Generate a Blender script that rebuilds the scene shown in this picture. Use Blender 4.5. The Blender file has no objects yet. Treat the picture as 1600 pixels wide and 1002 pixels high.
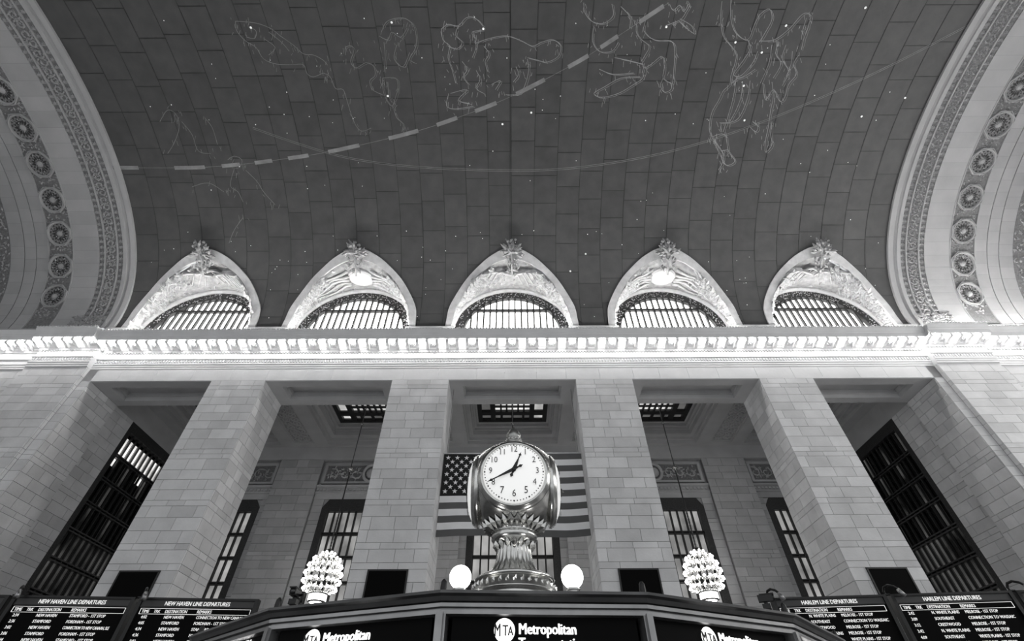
import bpy, bmesh, math, random
from mathutils import Vector, Matrix
from math import sin, cos, pi, radians, tan, atan, atan2, sqrt
R = random.Random(7)
SC = bpy.context.scene
COL = SC.collection

# ------------------------------------------------------------------ camera, world, exposure
FPX = 718.0
PITCH = radians(44.4)
ROLL = radians(0.25)
cam_data = bpy.data.cameras.new('camera')
cam_data.sensor_width = 36.0
cam_data.lens = 36.0 * FPX / 1600.0
cam_data.clip_start = 0.05
cam_data.clip_end = 500
cam = bpy.data.objects.new('camera', cam_data)
COL.objects.link(cam)
cam.matrix_world = Matrix.Rotation(pi / 2 + PITCH, 4, 'X') @ Matrix.Rotation(-ROLL, 4, 'Z')
SC.camera = cam
world = bpy.data.worlds.new('world')
SC.world = world
world.use_nodes = True
world.node_tree.nodes['Background'].inputs[0].default_value = (0.96, 0.98, 1.0, 1)
world.node_tree.nodes['Background'].inputs[1].default_value = 0.6
SC.view_settings.view_transform = 'Standard'
SC.view_settings.look = 'None'
SC.view_settings.exposure = 0.45
SC.view_settings.gamma = 1.0
SC.view_settings.use_curve_mapping = False
E_BULB, E_COVE, E_LUNETTE, E_CHAND, E_ENDWIN, E_ENDWIN_R = 58.0, 105.0, 3.5, 10.0, 0.3, 4.5

# the camera stands at the origin, eye 1.6 m above the floor
FLOOR = -1.6
WY = 24.0            # front plane of the great piers
def ray(u, v):
    a, b = (u - 800) / FPX, (501 - v) / FPX
    a, b = a * cos(ROLL) + b * sin(ROLL), -a * sin(ROLL) + b * cos(ROLL)
    return Vector((a, cos(PITCH) - b * sin(PITCH), sin(PITCH) + b * cos(PITCH)))

# ------------------------------------------------------------------ materials
MATS = {}
def nodes_of(name):
    m = bpy.data.materials.new(name)
    m.use_nodes = True
    MATS[name] = m
    return m, m.node_tree.nodes, m.node_tree.links, m.node_tree.nodes['Principled BSDF']
def surf(name, col, rough=0.8, metal=0.0, rnd=0.0, noise=0.0, nscale=1.5, bump=0.0, bscale=20.0, spec=None, streak=None):
    m, N, L, P = nodes_of(name)
    P.inputs['Roughness'].default_value = rough
    P.inputs['Metallic'].default_value = metal
    if spec is not None:
        P.inputs['Specular IOR Level'].default_value = spec
    base = (col, col, col * 1.01, 1) if not isinstance(col, tuple) else col + (1,)
    geo = N.new('ShaderNodeNewGeometry')
    last = None
    if rnd or noise:
        val = None
        if noise:
            nt = N.new('ShaderNodeTexNoise')
            nt.inputs['Scale'].default_value = nscale
            nt.inputs['Detail'].default_value = 6
            if streak:
                mp = N.new('ShaderNodeMapping')
                mp.inputs['Scale'].default_value = streak
                L.new(geo.outputs['Position'], mp.inputs['Vector'])
                L.new(mp.outputs['Vector'], nt.inputs['Vector'])
            else:
                L.new(geo.outputs['Position'], nt.inputs['Vector'])
            mr = N.new('ShaderNodeMapRange')
            mr.inputs['From Min'].default_value = 0.25
            mr.inputs['From Max'].default_value = 0.75
            mr.inputs['To Min'].default_value = 1 - noise
            mr.inputs['To Max'].default_value = 1 + noise
            L.new(nt.outputs['Fac'], mr.inputs['Value'])
            val = mr.outputs['Result']
        if rnd:
            oi = N.new('ShaderNodeObjectInfo')
            m2 = N.new('ShaderNodeMapRange')
            m2.inputs['To Min'].default_value = 1 - rnd
            m2.inputs['To Max'].default_value = 1 + rnd
            L.new(oi.outputs['Random'], m2.inputs['Value'])
            if val is None:
                val = m2.outputs['Result']
            else:
                mu = N.new('ShaderNodeMath'); mu.operation = 'MULTIPLY'
                L.new(val, mu.inputs[0]); L.new(m2.outputs['Result'], mu.inputs[1])
                val = mu.outputs[0]
        mx = N.new('ShaderNodeVectorMath'); mx.operation = 'SCALE'
        mx.inputs[0].default_value = base[:3]
        L.new(val, mx.inputs['Scale'])
        L.new(mx.outputs['Vector'], P.inputs['Base Color'])
    else:
        P.inputs['Base Color'].default_value = base
    if bump:
        bt = N.new('ShaderNodeTexNoise')
        bt.inputs['Scale'].default_value = bscale
        bt.inputs['Detail'].default_value = 5
        L.new(geo.outputs['Position'], bt.inputs['Vector'])
        bp = N.new('ShaderNodeBump')
        bp.inputs['Strength'].default_value = bump
        bp.inputs['Distance'].default_value = 0.05
        L.new(bt.outputs['Fac'], bp.inputs['Height'])
        L.new(bp.outputs['Normal'], P.inputs['Normal'])
    return m
def glow(name, strength, col=(1, 0.99, 0.97), base=0.8, noise=0.0, nscale=1.0, rough=0.4):
    m, N, L, P = nodes_of(name)
    P.inputs['Base Color'].default_value = (base, base, base, 1)
    P.inputs['Roughness'].default_value = rough
    P.inputs['Emission Color'].default_value = col + (1,)
    P.inputs['Emission Strength'].default_value = strength
    if noise:
        geo = N.new('ShaderNodeNewGeometry')
        nt = N.new('ShaderNodeTexNoise')
        nt.inputs['Scale'].default_value = nscale
        nt.inputs['Detail'].default_value = 3
        L.new(geo.outputs['Position'], nt.inputs['Vector'])
        mr = N.new('ShaderNodeMapRange')
        mr.inputs['From Min'].default_value = 0.35
        mr.inputs['From Max'].default_value = 0.65
        mr.inputs['To Min'].default_value = strength * (1 - noise)
        mr.inputs['To Max'].default_value = strength * (1 + noise)
        L.new(nt.outputs['Fac'], mr.inputs['Value'])
        L.new(mr.outputs['Result'], P.inputs['Emission Strength'])
    return m
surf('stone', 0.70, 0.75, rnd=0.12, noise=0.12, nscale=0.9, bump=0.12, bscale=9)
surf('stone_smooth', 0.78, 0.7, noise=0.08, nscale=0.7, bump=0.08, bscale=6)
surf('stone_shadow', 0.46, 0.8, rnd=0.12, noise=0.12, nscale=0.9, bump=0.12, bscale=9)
surf('mortar', 0.26, 0.95)
surf('plaster', 0.52, 0.8, noise=0.1, nscale=0.8)
surf('plaster_relief', 0.42, 0.8, noise=0.45, nscale=6, bump=0.9, bscale=5)
surf('vault_paint', 0.035, 0.6, noise=0.1, nscale=0.6)
surf('vault_panel', 0.074, 0.55, rnd=0.10, noise=0.16, nscale=1.1, bump=0.1, bscale=6)
surf('arch_stone', 0.42, 0.75, rnd=0.05, noise=0.08, nscale=0.8, bump=0.1, bscale=8)
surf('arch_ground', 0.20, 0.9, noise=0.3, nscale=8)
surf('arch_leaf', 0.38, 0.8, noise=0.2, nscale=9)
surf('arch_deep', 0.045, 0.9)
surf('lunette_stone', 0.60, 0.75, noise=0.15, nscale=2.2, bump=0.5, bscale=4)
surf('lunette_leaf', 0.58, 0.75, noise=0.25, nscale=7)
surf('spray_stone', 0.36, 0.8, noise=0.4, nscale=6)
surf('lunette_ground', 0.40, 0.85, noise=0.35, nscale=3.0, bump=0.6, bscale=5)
surf('paint_line', 0.34, 0.7, noise=0.3, nscale=2)
surf('paint_band', 0.27, 0.7, noise=0.3, nscale=1.5)
surf('paint_faint', 0.22, 0.7, noise=0.3, nscale=2)
surf('seam', 0.03, 0.9)
surf('iron', 0.022, 0.5, spec=0.4)
surf('iron_grille', 0.03, 0.55, noise=0.6, nscale=14, bump=0.6, bscale=16)
surf('bronze_dark', 0.10, 0.32, metal=0.75, noise=0.25, nscale=9)
surf('bronze_trim', 0.30, 0.30, metal=0.8, noise=0.25, nscale=7)
surf('brass', (0.60, 0.60, 0.585), 0.20, metal=1.0, noise=0.18, nscale=16)
surf('brass_dark', (0.32, 0.32, 0.31), 0.33, metal=1.0, noise=0.3, nscale=24)
surf('black_panel', 0.004, 0.7, spec=0.05)
surf('screen_black', 0.003, 0.5, spec=0.05)
surf('board_black', 0.005, 0.7, spec=0.05)
surf('board_header', 0.055, 0.6)
surf('board_frame', 0.012, 0.4, metal=0.3)
surf('marble_floor', 0.26, 0.25, noise=0.2, nscale=0.5)
surf('flag_white', 0.86, 0.9, noise=0.05, nscale=2)
surf('flag_red', 0.115, 0.9, noise=0.08, nscale=2)
surf('flag_blue', 0.012, 0.9)
surf('ink', 0.006, 0.5)
surf('opal_shell', 0.75, 0.3)
surf('dark_glass', 0.012, 0.12, spec=0.7)
glow('bulb_glow', E_BULB)
glow('bulb_glow_soft', E_BULB * 0.45)
surf('rosette_plate', 0.22, 0.85, noise=0.2, nscale=9)
glow('cove_glow', E_COVE)
glow('lunette_glow', E_LUNETTE, noise=0.08, nscale=0.8)
glow('chandelier_glow', E_CHAND)
glow('globe_glow', 6.0)
glow('dial_glow', 0.38, col=(1, 1, 0.98))
glow('letter_glow', 1.1)
glow('board_letter_glow', 0.42)
glow('star_glow', 0.36)
glow('window_lit', 0.2, noise=0.55, nscale=0.5, rough=0.15, base=0.2)
glow('window_reflection', 0.62, rough=0.2, base=0.2, noise=0.3, nscale=0.8)  # glow stands in for a bright reflection in dark glass
glow('window_dim', 0.03, noise=0.9, nscale=0.45, rough=0.12, base=0.015)
glow('skylight_lit', 0.5, noise=0.55, nscale=0.35, rough=0.3, base=0.2)
glow('skylight_dim', 0.06, noise=0.4, nscale=0.5, rough=0.3, base=0.1)
glow('daylight_left', E_ENDWIN)
glow('daylight_right', E_ENDWIN_R)

# ------------------------------------------------------------------ builders
class MB:
    def __init__(s):
        s.v = []; s.f = []; s.sm = []
    def add(s, vs, fs, smooth=False):
        n = len(s.v)
        s.v += [tuple(p) for p in vs]
        s.f += [tuple(i + n for i in f) for f in fs]
        s.sm += [smooth] * len(fs)
        return s
    def box(s, x0, x1, y0, y1, z0, z1, M=None):
        vs = [Vector((x, y, z)) for z in (z0, z1) for y in (y0, y1) for x in (x0, x1)]
        if M is not None:
            vs = [M @ p for p in vs]
        return s.add(vs, [(0, 2, 3, 1), (4, 5, 7, 6), (0, 1, 5, 4), (2, 6, 7, 3), (0, 4, 6, 2), (1, 3, 7, 5)])
    def extrude_x(s, prof, x0, x1):
        n = len(prof)
        vs = [(x0, p[0], p[1]) for p in prof] + [(x1, p[0], p[1]) for p in prof]
        fs = [(i, (i + 1) % n, n + (i + 1) % n, n + i) for i in range(n)]
        fs += [tuple(range(n - 1, -1, -1)), tuple(range(n, 2 * n))]
        return s.add(vs, fs)
    def lathe(s, prof, seg, c=(0, 0, 0), phase=0.0, smooth=True, M=None, flute=None):
        vs = []
        for j, (r, z) in enumerate(prof):
            for i in range(seg):
                a = phase + 2 * pi * i / seg
                rr = r
                if flute and flute[0] <= j <= flute[1]:
                    rr = r * (1 - flute[2] * (0.5 + 0.5 * cos(flute[3] * a)))
                p = Vector((rr * cos(a), rr * sin(a), z))
                if M is not None:
                    p = M @ p
                vs.append(p + Vector(c))
        fs = []
        for j in range(len(prof) - 1):
            for i in range(seg):
                k = (i + 1) % seg
                fs.append((j * seg + i, j * seg + k, (j + 1) * seg + k, (j + 1) * seg + i))
        s.add(vs, fs, smooth)
        n = len(prof)
        s.add([vs[i] for i in range(seg)], [tuple(range(seg - 1, -1, -1))])
        s.add([vs[(n - 1) * seg + i] for i in range(seg)], [tuple(range(seg))])
        return s
    def tube(s, pts, r, seg=6, smooth=True):
        pts = [Vector(p) for p in pts]
        rings = []
        up = Vector((0.13, 0.31, 0.94)).normalized()
        for i, p in enumerate(pts):
            d = (pts[min(i + 1, len(pts) - 1)] - pts[max(i - 1, 0)]).normalized()
            a = d.cross(up)
            if a.length < 1e-3:
                a = d.cross(Vector((1, 0, 0)))
            a.normalize(); b = d.cross(a)
            rr = r[i] if isinstance(r, (list, tuple)) else r
            rings.append([p + (a * cos(2 * pi * k / seg) + b * sin(2 * pi * k / seg)) * rr for k in range(seg)])
        vs = [q for ring in rings for q in ring]
        fs = []
        for j in range(len(pts) - 1):
            for k in range(seg):
                m = (k + 1) % seg
                fs.append((j * seg + k, j * seg + m, (j + 1) * seg + m, (j + 1) * seg + k))
        fs.append(tuple(range(seg - 1, -1, -1)))
        fs.append(tuple((len(pts) - 1) * seg + k for k in range(seg)))
        return s.add(vs, fs, smooth)
    def ball(s, c, r, seg=8, rings=5, sq=(1, 1, 1)):
        c = Vector(c)
        prof = []
        for j in range(rings + 1):
            t = -pi / 2 + pi * j / rings
            prof.append((max(cos(t), 0.02) * r, sin(t) * r))
        M = Matrix.Diagonal(Vector(sq)).to_3x3()
        vs = [c + M @ Vector((p * cos(2 * pi * i / seg), p * sin(2 * pi * i / seg), z)) for p, z in prof for i in range(seg)]
        fs = []
        for j in range(rings):
            for i in range(seg):
                k = (i + 1) % seg
                fs.append((j * seg + i, j * seg + k, (j + 1) * seg + k, (j + 1) * seg + i))
        return s.add(vs, fs, True)
    def leaf(s, p, d, w, n, h):
        """a raised leaf: a diamond with a ridge point"""
        t = n.cross(d).normalized() * w
        return s.add([p - d, p + t, p + d, p - t, p + n * h + d * 0.15], [(0, 1, 4), (1, 2, 4), (2, 3, 4), (3, 0, 4)])
    def grid(s, rows, smooth=True):
        nr, nc = len(rows), len(rows[0])
        vs = [p for r in rows for p in r]
        fs = [(j * nc + i, j * nc + i + 1, (j + 1) * nc + i + 1, (j + 1) * nc + i) for j in range(nr - 1) for i in range(nc - 1)]
        return s.add(vs, fs, smooth)
    def mesh(s, name, mat):
        me = bpy.data.meshes.new(name)
        me.from_pydata(s.v, [], s.f)
        me.polygons.foreach_set('use_smooth', s.sm)
        me.materials.append(MATS[mat])
        me.update()
        return me
    def build(s, name, mat, parent=None, kind=None):
        return link(name, s.mesh(name, mat), parent, kind)
def link(name, me, parent=None, kind=None):
    o = bpy.data.objects.new(name, me)
    COL.objects.link(o)
    if parent is not None:
        o.parent = parent
        if parent.type == 'EMPTY' and me is not None:
            o.matrix_parent_inverse = Matrix.Translation(parent.location).inverted() if parent.parent is None else Matrix()
    if kind:
        o['kind'] = kind
    return o
def tag(o, label, cat, group=None, kind=None):
    o['label'] = label
    o['category'] = cat
    if group: o['group'] = group
    if kind: o['kind'] = kind
    return o
def empty(name, loc, label, cat, group=None, kind=None):
    o = bpy.data.objects.new(name, None)
    o.location = loc
    COL.objects.link(o)
    return tag(o, label, cat, group, kind)
def setting(name, loc, label, cat='wall'):
    return empty(name, loc, label, cat, kind='structure')
UNIT = {}
def block(parent, x0, x1, y0, y1, z0, z1, mat='stone', name='stone_block'):
    key = (mat, name)
    if key not in UNIT:
        UNIT[key] = MB().box(-0.5, 0.5, -0.5, 0.5, -0.5, 0.5).mesh(name, mat)
    o = bpy.data.objects.new(name, UNIT[key])
    COL.objects.link(o)
    base = parent.location if parent is not None else Vector()
    o.location = Vector(((x0 + x1) / 2, (y0 + y1) / 2, (z0 + z1) / 2)) - base
    o.scale = (x1 - x0, y1 - y0, z1 - z0)
    if parent is not None:
        o.parent = parent
    return o
def courses(z0, z1, seed):
    r = random.Random(seed)
    z = z0; out = []
    while z < z1 - 0.05:
        h = r.choice((0.62, 0.58, 0.6, 0.66, 0.3, 0.56))
        if z1 - z - h < 0.28:
            h = z1 - z
        out.append((z, z + h)); z += h
    return out
def splits(a, b, r, wid):
    n = max(1, round((b - a) / wid))
    base = (b - a) / n
    off = r.choice((0, 0.5)) * base
    cuts = [a]
    for i in range(n + 1):
        c = a + off + base * i + r.uniform(-0.18, 0.18) * base
        if a + 0.3 < c < b - 0.3 and c - cuts[-1] > 0.35:
            cuts.append(c)
    cuts.append(b)
    return list(zip(cuts[:-1], cuts[1:]))
G = 0.010
def face_y(parent, xa, xb, Y, cs, r, mat='stone', wid=1.15, d=0.09):
    for z0, z1 in cs:
        for a, b in splits(xa, xb, r, wid):
            block(parent, a + G, b - G, Y, Y + d, z0 + G, z1 - G, mat)
def face_x(parent, X, sgn, ya, yb, cs, r, mat='stone', wid=1.0, d=0.09):
    for z0, z1 in cs:
        for a, b in splits(ya, yb, r, wid):
            x0, x1 = (X - d, X) if sgn > 0 else (X, X + d)
            block(parent, x0, x1, a + G, b - G, z0 + G, z1 - G, mat)
def text_geo(mb, body, size, M, align='LEFT', bold=0.0, ext=0.004, sx=1.0):
    cu = bpy.data.curves.new('lettering', 'FONT')
    cu.body = body; cu.size = size; cu.align_x = align
    cu.extrude = ext; cu.resolution_u = 2
    o = bpy.data.objects.new('lettering', cu)
    me = bpy.data.meshes.new_from_object(o)
    for q in ((-1, 0, 1) if bold else (0,)):        # heavier strokes: shifted copies a hair apart
        vs = [M @ Vector((v.co.x * sx + q * bold, v.co.y, v.co.z + q * 0.0002)) for v in me.vertices]
        mb.add(vs, [tuple(p.vertices) for p in me.polygons])
    bpy.data.objects.remove(o); bpy.data.curves.remove(cu); bpy.data.meshes.remove(me)
FRONT = Matrix(((1, 0, 0, 0), (0, 0, -1, 0), (0, 1, 0, 0), (0, 0, 0, 1)))   # text XY -> world XZ facing -Y

# ------------------------------------------------------------------ the barrel vault
VC_Y, VC_Z, VA, VB = 7.0, 22.8, 17.0, 10.55
XE = 28.7
def VP(x, ph, off=0.0):
    c, s_ = cos(ph), sin(ph)
    p = Vector((x, VC_Y + VA * c, VC_Z + VB * s_))
    if off:
        p -= Vector((0, c / VA, s_ / VB)).normalized() * off
    return p
def VN(ph):
    return -Vector((0, cos(ph) / VA, sin(ph) / VB)).normalized()
def VT(ph):
    return Vector((0, -VA * sin(ph), VB * cos(ph))).normalized()
def on_vault(u, v):
    r = ray(u, v)
    A = (r.y / VA) ** 2 + (r.z / VB) ** 2
    B = -2 * (r.y * VC_Y / VA ** 2 + r.z * VC_Z / VB ** 2)
    C = (VC_Y / VA) ** 2 + (VC_Z / VB) ** 2 - 1
    t = (-B + sqrt(B * B - 4 * A * C)) / (2 * A)
    p = r * t
    return p.x, atan2((p.z - VC_Z) / VB, (p.y - VC_Y) / VA)
# arc-length table
SN = 720
ARC = [0.0]
for i in range(SN):
    ARC.append(ARC[-1] + (VP(0, pi * (i + 1) / SN) - VP(0, pi * i / SN)).length)
def ph_of_s(s):
    lo, hi = 0, SN
    while hi - lo > 1:
        m = (lo + hi) // 2
        if ARC[m] <= s: lo = m
        else: hi = m
    return pi * (lo + (s - ARC[lo]) / (ARC[hi] - ARC[lo])) / SN
def s_of_ph(ph):
    t = max(0, min(SN - 1e-6, ph / pi * SN)); i = int(t)
    return ARC[i] + (t - i) * (ARC[i + 1] - ARC[i])
BAYS = (-23.35, -11.8, 0.0, 11.8, 23.35)
OUT = [(4.83, -0.4), (4.78, 4.0), (4.65, 9.95), (4.07, 16.66), (3.28, 22.81), (2.12, 28.54), (1.3, 31.26), (0.62, 32.8), (0.0, 33.27)]
INN = [(4.40, -0.4), (4.30, 4.0), (4.10, 9.97), (3.49, 16.67), (2.65, 22.82), (1.55, 27.1), (0.75, 28.75), (0.3, 29.2), (0.0, 29.26)]
def curve_of(tab, n):
    pts = [(-x, p) for x, p in tab] + [(x, p) for x, p in reversed(tab[:-1])]
    d = [0.0]
    for a, b in zip(pts[:-1], pts[1:]):
        d.append(d[-1] + sqrt((a[0] - b[0]) ** 2 + (0.3 * (a[1] - b[1])) ** 2))
    out = []
    for i in range(n + 1):
        t = d[-1] * i / n; k = 0
        while k < len(d) - 2 and d[k + 1] < t: k += 1
        w = (t - d[k]) / (d[k + 1] - d[k])
        # Catmull-Rom for a smooth outline
        p0 = pts[max(k - 1, 0)]; p1 = pts[k]; p2 = pts[k + 1]; p3 = pts[min(k + 2, len(pts) - 1)]
        q = []
        for e in (0, 1):
            q.append(0.5 * (2 * p1[e] + (p2[e] - p0[e]) * w + (2 * p0[e] - 5 * p1[e] + 4 * p2[e] - p3[e]) * w * w + (3 * p1[e] - p0[e] - 3 * p2[e] + p3[e]) * w ** 3))
        out.append((q[0], radians(max(q[1], -0.4))))
    return out
LCURVE = curve_of(OUT, 64)
def lun_low(x):
    """lower limit of the vault surface at x: the lunette outline, or the springing line"""
    best = 0.0
    for c in BAYS:
        d = x - c
        if abs(d) < 4.8:
            for (xa, pa), (xb, pb) in zip(LCURVE[:-1], LCURVE[1:]):
                if xa <= d <= xb and xb > xa:
                    best = max(best, pa + (pb - pa) * (d - xa) / (xb - xa))
                    break
    return best

ceil = setting('ceiling', (0, VC_Y, VC_Z + VB), 'great painted barrel vault with star dots and line-drawn figures', 'ceiling')
xs = set()
x = -XE
while x < XE:
    xs.add(round(x, 3)); x += 0.4
xs.add(XE)
for c in BAYS:
    for px, pp in LCURVE:
        xs.add(round(c + px, 3))
xs = sorted(q for q in xs if -XE <= q <= XE)
rows = []
for x in xs:
    lo = lun_low(x)
    rows.append([VP(x, lo + (pi - lo) * k / 44, -0.03) for k in range(45)])
MB().grid(rows).build('vault_shell', 'vault_paint', ceil)
# panels in staggered columns
ncol = 34
cw = 2 * XE / ncol
rest = MB(); count = 0
S_TOP = s_of_ph(radians(112))
for ci in range(ncol):
    xa, xb = -XE + ci * cw, -XE + (ci + 1) * cw
    s0 = R.choice((0.0, -0.7, -1.3)) - 0.2
    while s0 < S_TOP:
        L_ = R.choice((2.0, 2.2, 2.4))
        s1 = s0 + L_
        nx = 6
        cols = []
        for i in range(nx + 1):
            xx = xa + 0.02 + (cw - 0.04) * i / nx
            lo = max(s0 + 0.02, s_of_ph(lun_low(xx)))
            hi = s1 - 0.02
            cols.append((xx, lo, hi))
        if all(lo > hi - 0.08 for _, lo, hi in cols) or s1 < 0.1:
            s0 = s1; continue
        mb = MB() if (ph_of_s(max(s0, 0)) < radians(74) and count < 296) else rest
        for i in range(nx):
            (xA, lA, hA), (xB, lB, hB) = cols[i], cols[i + 1]
            lA = min(lA, hA); lB = min(lB, hB)
            if hA - lA < 0.02 and hB - lB < 0.02: continue
            ra = []
            for k in range(4):
                pA = ph_of_s(lA + (hA - lA) * k / 3); pB = ph_of_s(lB + (hB - lB) * k / 3)
                ra.append([VP(xA, pA, 0.0), VP(xB, pB, 0.0)])
            mb.grid(ra, True)
        if mb is not rest and mb.v:
            mb.build('vault_panel', 'vault_panel', ceil); count += 1
        s0 = s1
rest.build('vault_panel_field', 'vault_panel', ceil, 'stuff')

# painted figures and bands on the vault (flat paint, 1 cm thick ribbons following the curve)
def ribbon(mb, pts, w, off=0.012):
    uv = [on_vault(*p) for p in pts]
    P = [VP(x, ph, off) for x, ph in uv]
    NN = [VN(ph) for x, ph in uv]
    vs = []
    for i, p in enumerate(P):
        d = (P[min(i + 1, len(P) - 1)] - P[max(i - 1, 0)])
        d = d.normalized() if d.length > 1e-6 else Vector((1, 0, 0))
        t = NN[i].cross(d).normalized() * w / 2
        vs += [p - t, p + t]
    mb.add(vs, [(2 * i, 2 * i + 1, 2 * i + 3, 2 * i + 2) for i in range(len(P) - 1)], True)
def smooth(pts, n=5):
    out = []
    for k in range(len(pts) - 1):
        p0 = pts[max(k - 1, 0)]; p1 = pts[k]; p2 = pts[k + 1]; p3 = pts[min(k + 2, len(pts) - 1)]
        for j in range(n):
            w = j / n
            out.append(tuple(0.5 * (2 * p1[e] + (p2[e] - p0[e]) * w + (2 * p0[e] - 5 * p1[e] + 4 * p2[e] - p3[e]) * w * w + (3 * p1[e] - p0[e] - 3 * p2[e] + p3[e]) * w ** 3) for e in (0, 1)))
    out.append(pts[-1])
    return out
ecl = smooth([(165, 262), (300, 262), (375, 257), (440, 249), (520, 236), (640, 208), (720, 182), (800, 150), (900, 98), (960, 60), (1045, 4)], 14)
mb = MB()
i = 0; on = True
while i < len(ecl) - 1:
    n = 6 if on else 5
    if on: ribbon(mb, ecl[i:i + n + 1], 0.26)
    i += n; on = not on
mb.build('painted_dash_band', 'paint_band', ceil)
mb = MB(); ribbon(mb, ecl, 0.03); 
sec = smooth([(395, 200), (470, 226), (545, 247), (640, 260), (760, 266), (880, 264), (1000, 247), (1100, 222), (1200, 187), (1300, 145), (1400, 98), (1512, 40)], 8)
for k in (-0.5, 0.5):
    ribbon(mb, [(u, v + 2.4 * k) for u, v in sec], 0.028)
mb.build('painted_circle_line', 'paint_faint', ceil)
FIGS = {
 'bird': [[(690, 45), (700, 38), (716, 40), (728, 28), (742, 28), (756, 45), (738, 50), (742, 60)], [(690, 45), (692, 62), (702, 72), (700, 90), (706, 108), (712, 130)], [(716, 40), (712, 55), (722, 66), (714, 76), (700, 72)], [(742, 68), (765, 60), (792, 56), (815, 64), (832, 72), (846, 66), (864, 62), (876, 72), (872, 88), (855, 97), (840, 94), (824, 90)], [(824, 92), (826, 108), (822, 128), (812, 146), (790, 148)], [(740, 50), (744, 72), (738, 90)], [(756, 72), (764, 84), (758, 96), (762, 112)], [(722, 96), (730, 108), (724, 120), (732, 132)], [(744, 110), (750, 124), (744, 138), (756, 146)], [(704, 146), (730, 140), (716, 156), (734, 162)], [(768, 132), (782, 126), (774, 140)], [(700, 150), (698, 166), (712, 170), (740, 166)], [(806, 104), (810, 116), (802, 128)]],
 'fish': [[(368, 33), (384, 34), (404, 37), (424, 45), (438, 56), (458, 70), (474, 84), (490, 86), (505, 94), (512, 102)], [(368, 33), (370, 48), (384, 64), (400, 74), (412, 92), (432, 100), (456, 101), (474, 101), (480, 115), (490, 120), (505, 114)], [(388, 42), (400, 48), (398, 60), (386, 58)], [(412, 60), (430, 74), (420, 86)], [(420, 50), (440, 66), (452, 80)], [(505, 114), (516, 120), (524, 138), (536, 140), (542, 156), (548, 176), (556, 196), (566, 205), (580, 200)]],
 'swimmer': [[(540, 86), (540, 74), (550, 72), (552, 82), (548, 96), (556, 106), (572, 98), (584, 104), (586, 118), (578, 126), (582, 140), (598, 148)], [(596, 50), (604, 34), (622, 28), (636, 30), (648, 44), (650, 72), (640, 92), (648, 98)], [(592, 56), (606, 62), (612, 50), (626, 58), (636, 44)], [(600, 66), (602, 90), (600, 112)], [(620, 70), (616, 92), (630, 104), (640, 82)], [(598, 122), (618, 122), (622, 136), (618, 152), (612, 166), (602, 152), (598, 136), (598, 122)], [(606, 128), (608, 150), (612, 160)], [(614, 166), (620, 184), (630, 194), (628, 206)]],
 'twins': [[(912, 4), (914, 20), (926, 34), (944, 36), (958, 24), (956, 6)], [(928, 40), (926, 64), (936, 80), (956, 80), (966, 66)], [(996, 30), (994, 48), (1000, 60), (1014, 72), (1008, 86), (1002, 96)], [(1010, 28), (1006, 48), (1022, 62), (1048, 64), (1054, 80), (1052, 118), (1050, 132)], [(1004, 96), (1006, 106), (1018, 100), (1034, 88), (1038, 104), (1036, 122), (1048, 130)], [(1036, 122), (1032, 134), (1038, 144), (1048, 140), (1050, 130)], [(1004, 110), (1004, 122), (990, 132), (966, 146), (940, 152), (928, 146), (944, 136), (970, 122), (1000, 120)], [(960, 90), (980, 94), (1004, 100)], [(1064, 30), (1080, 40), (1084, 52), (1070, 42), (1060, 32)], [(1040, 40), (1056, 34), (1066, 28), (1078, 8)], [(936, 108), (958, 116), (990, 114)], [(970, 10), (984, 26), (984, 44)], [(1046, 6), (1052, 16), (1062, 8), (1068, 18), (1076, 6)]],
 'archer': [[(1128, 2), (1126, 30), (1130, 56), (1142, 72), (1150, 84), (1148, 100), (1142, 118), (1140, 132), (1130, 142), (1122, 158), (1112, 176), (1108, 200), (1112, 214), (1120, 226), (1130, 242), (1128, 256), (1122, 266)], [(1142, 0), (1142, 30), (1150, 52), (1168, 62), (1178, 40), (1188, 22), (1202, 14), (1206, 30), (1196, 50), (1186, 66)], [(1168, 62), (1172, 76), (1160, 96), (1146, 116), (1158, 118), (1176, 98), (1184, 80)], [(1142, 132), (1150, 124), (1162, 120), (1180, 108)], [(1150, 124), (1146, 150), (1138, 180), (1130, 206)], [(1160, 130), (1158, 150), (1150, 172), (1140, 190)], [(1172, 126), (1168, 152), (1158, 178), (1146, 190), (1124, 192)], [(1112, 214), (1132, 210), (1138, 236), (1148, 252), (1134, 258), (1124, 240), (1114, 220)], [(1186, 64), (1210, 62), (1234, 44), (1254, 22), (1266, 24), (1262, 44), (1256, 60), (1252, 78)], [(1260, 28), (1254, 48), (1252, 62)], [(1248, 86), (1240, 100), (1244, 116), (1232, 132), (1226, 152), (1218, 158), (1208, 140), (1196, 156), (1192, 130)], [(1206, 70), (1202, 96), (1196, 112), (1188, 130)], [(1216, 66), (1212, 84), (1220, 100), (1208, 122)], [(1228, 70), (1222, 92), (1232, 112), (1222, 134)], [(1238, 80), (1236, 100), (1228, 120)], [(1206, 128), (1208, 150), (1204, 172), (1200, 200), (1196, 220), (1196, 238), (1206, 226), (1204, 210), (1206, 190)], [(1170, 196), (1180, 206), (1184, 198), (1176, 190)], [(1126, 236), (1138, 234)]],
 'rider': [[(250, 190), (262, 172), (276, 180), (280, 200), (272, 224), (262, 240)], [(284, 190), (300, 210), (310, 236), (330, 240)], [(356, 250), (366, 244), (378, 250), (374, 262), (362, 262)], [(366, 264), (360, 290), (372, 300), (380, 316)], [(384, 266), (402, 284), (412, 300), (430, 320)], [(320, 184), (332, 200), (340, 226)], [(300, 292), (326, 286), (350, 300)], [(380, 340), (366, 360), (358, 380)]],
}
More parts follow.
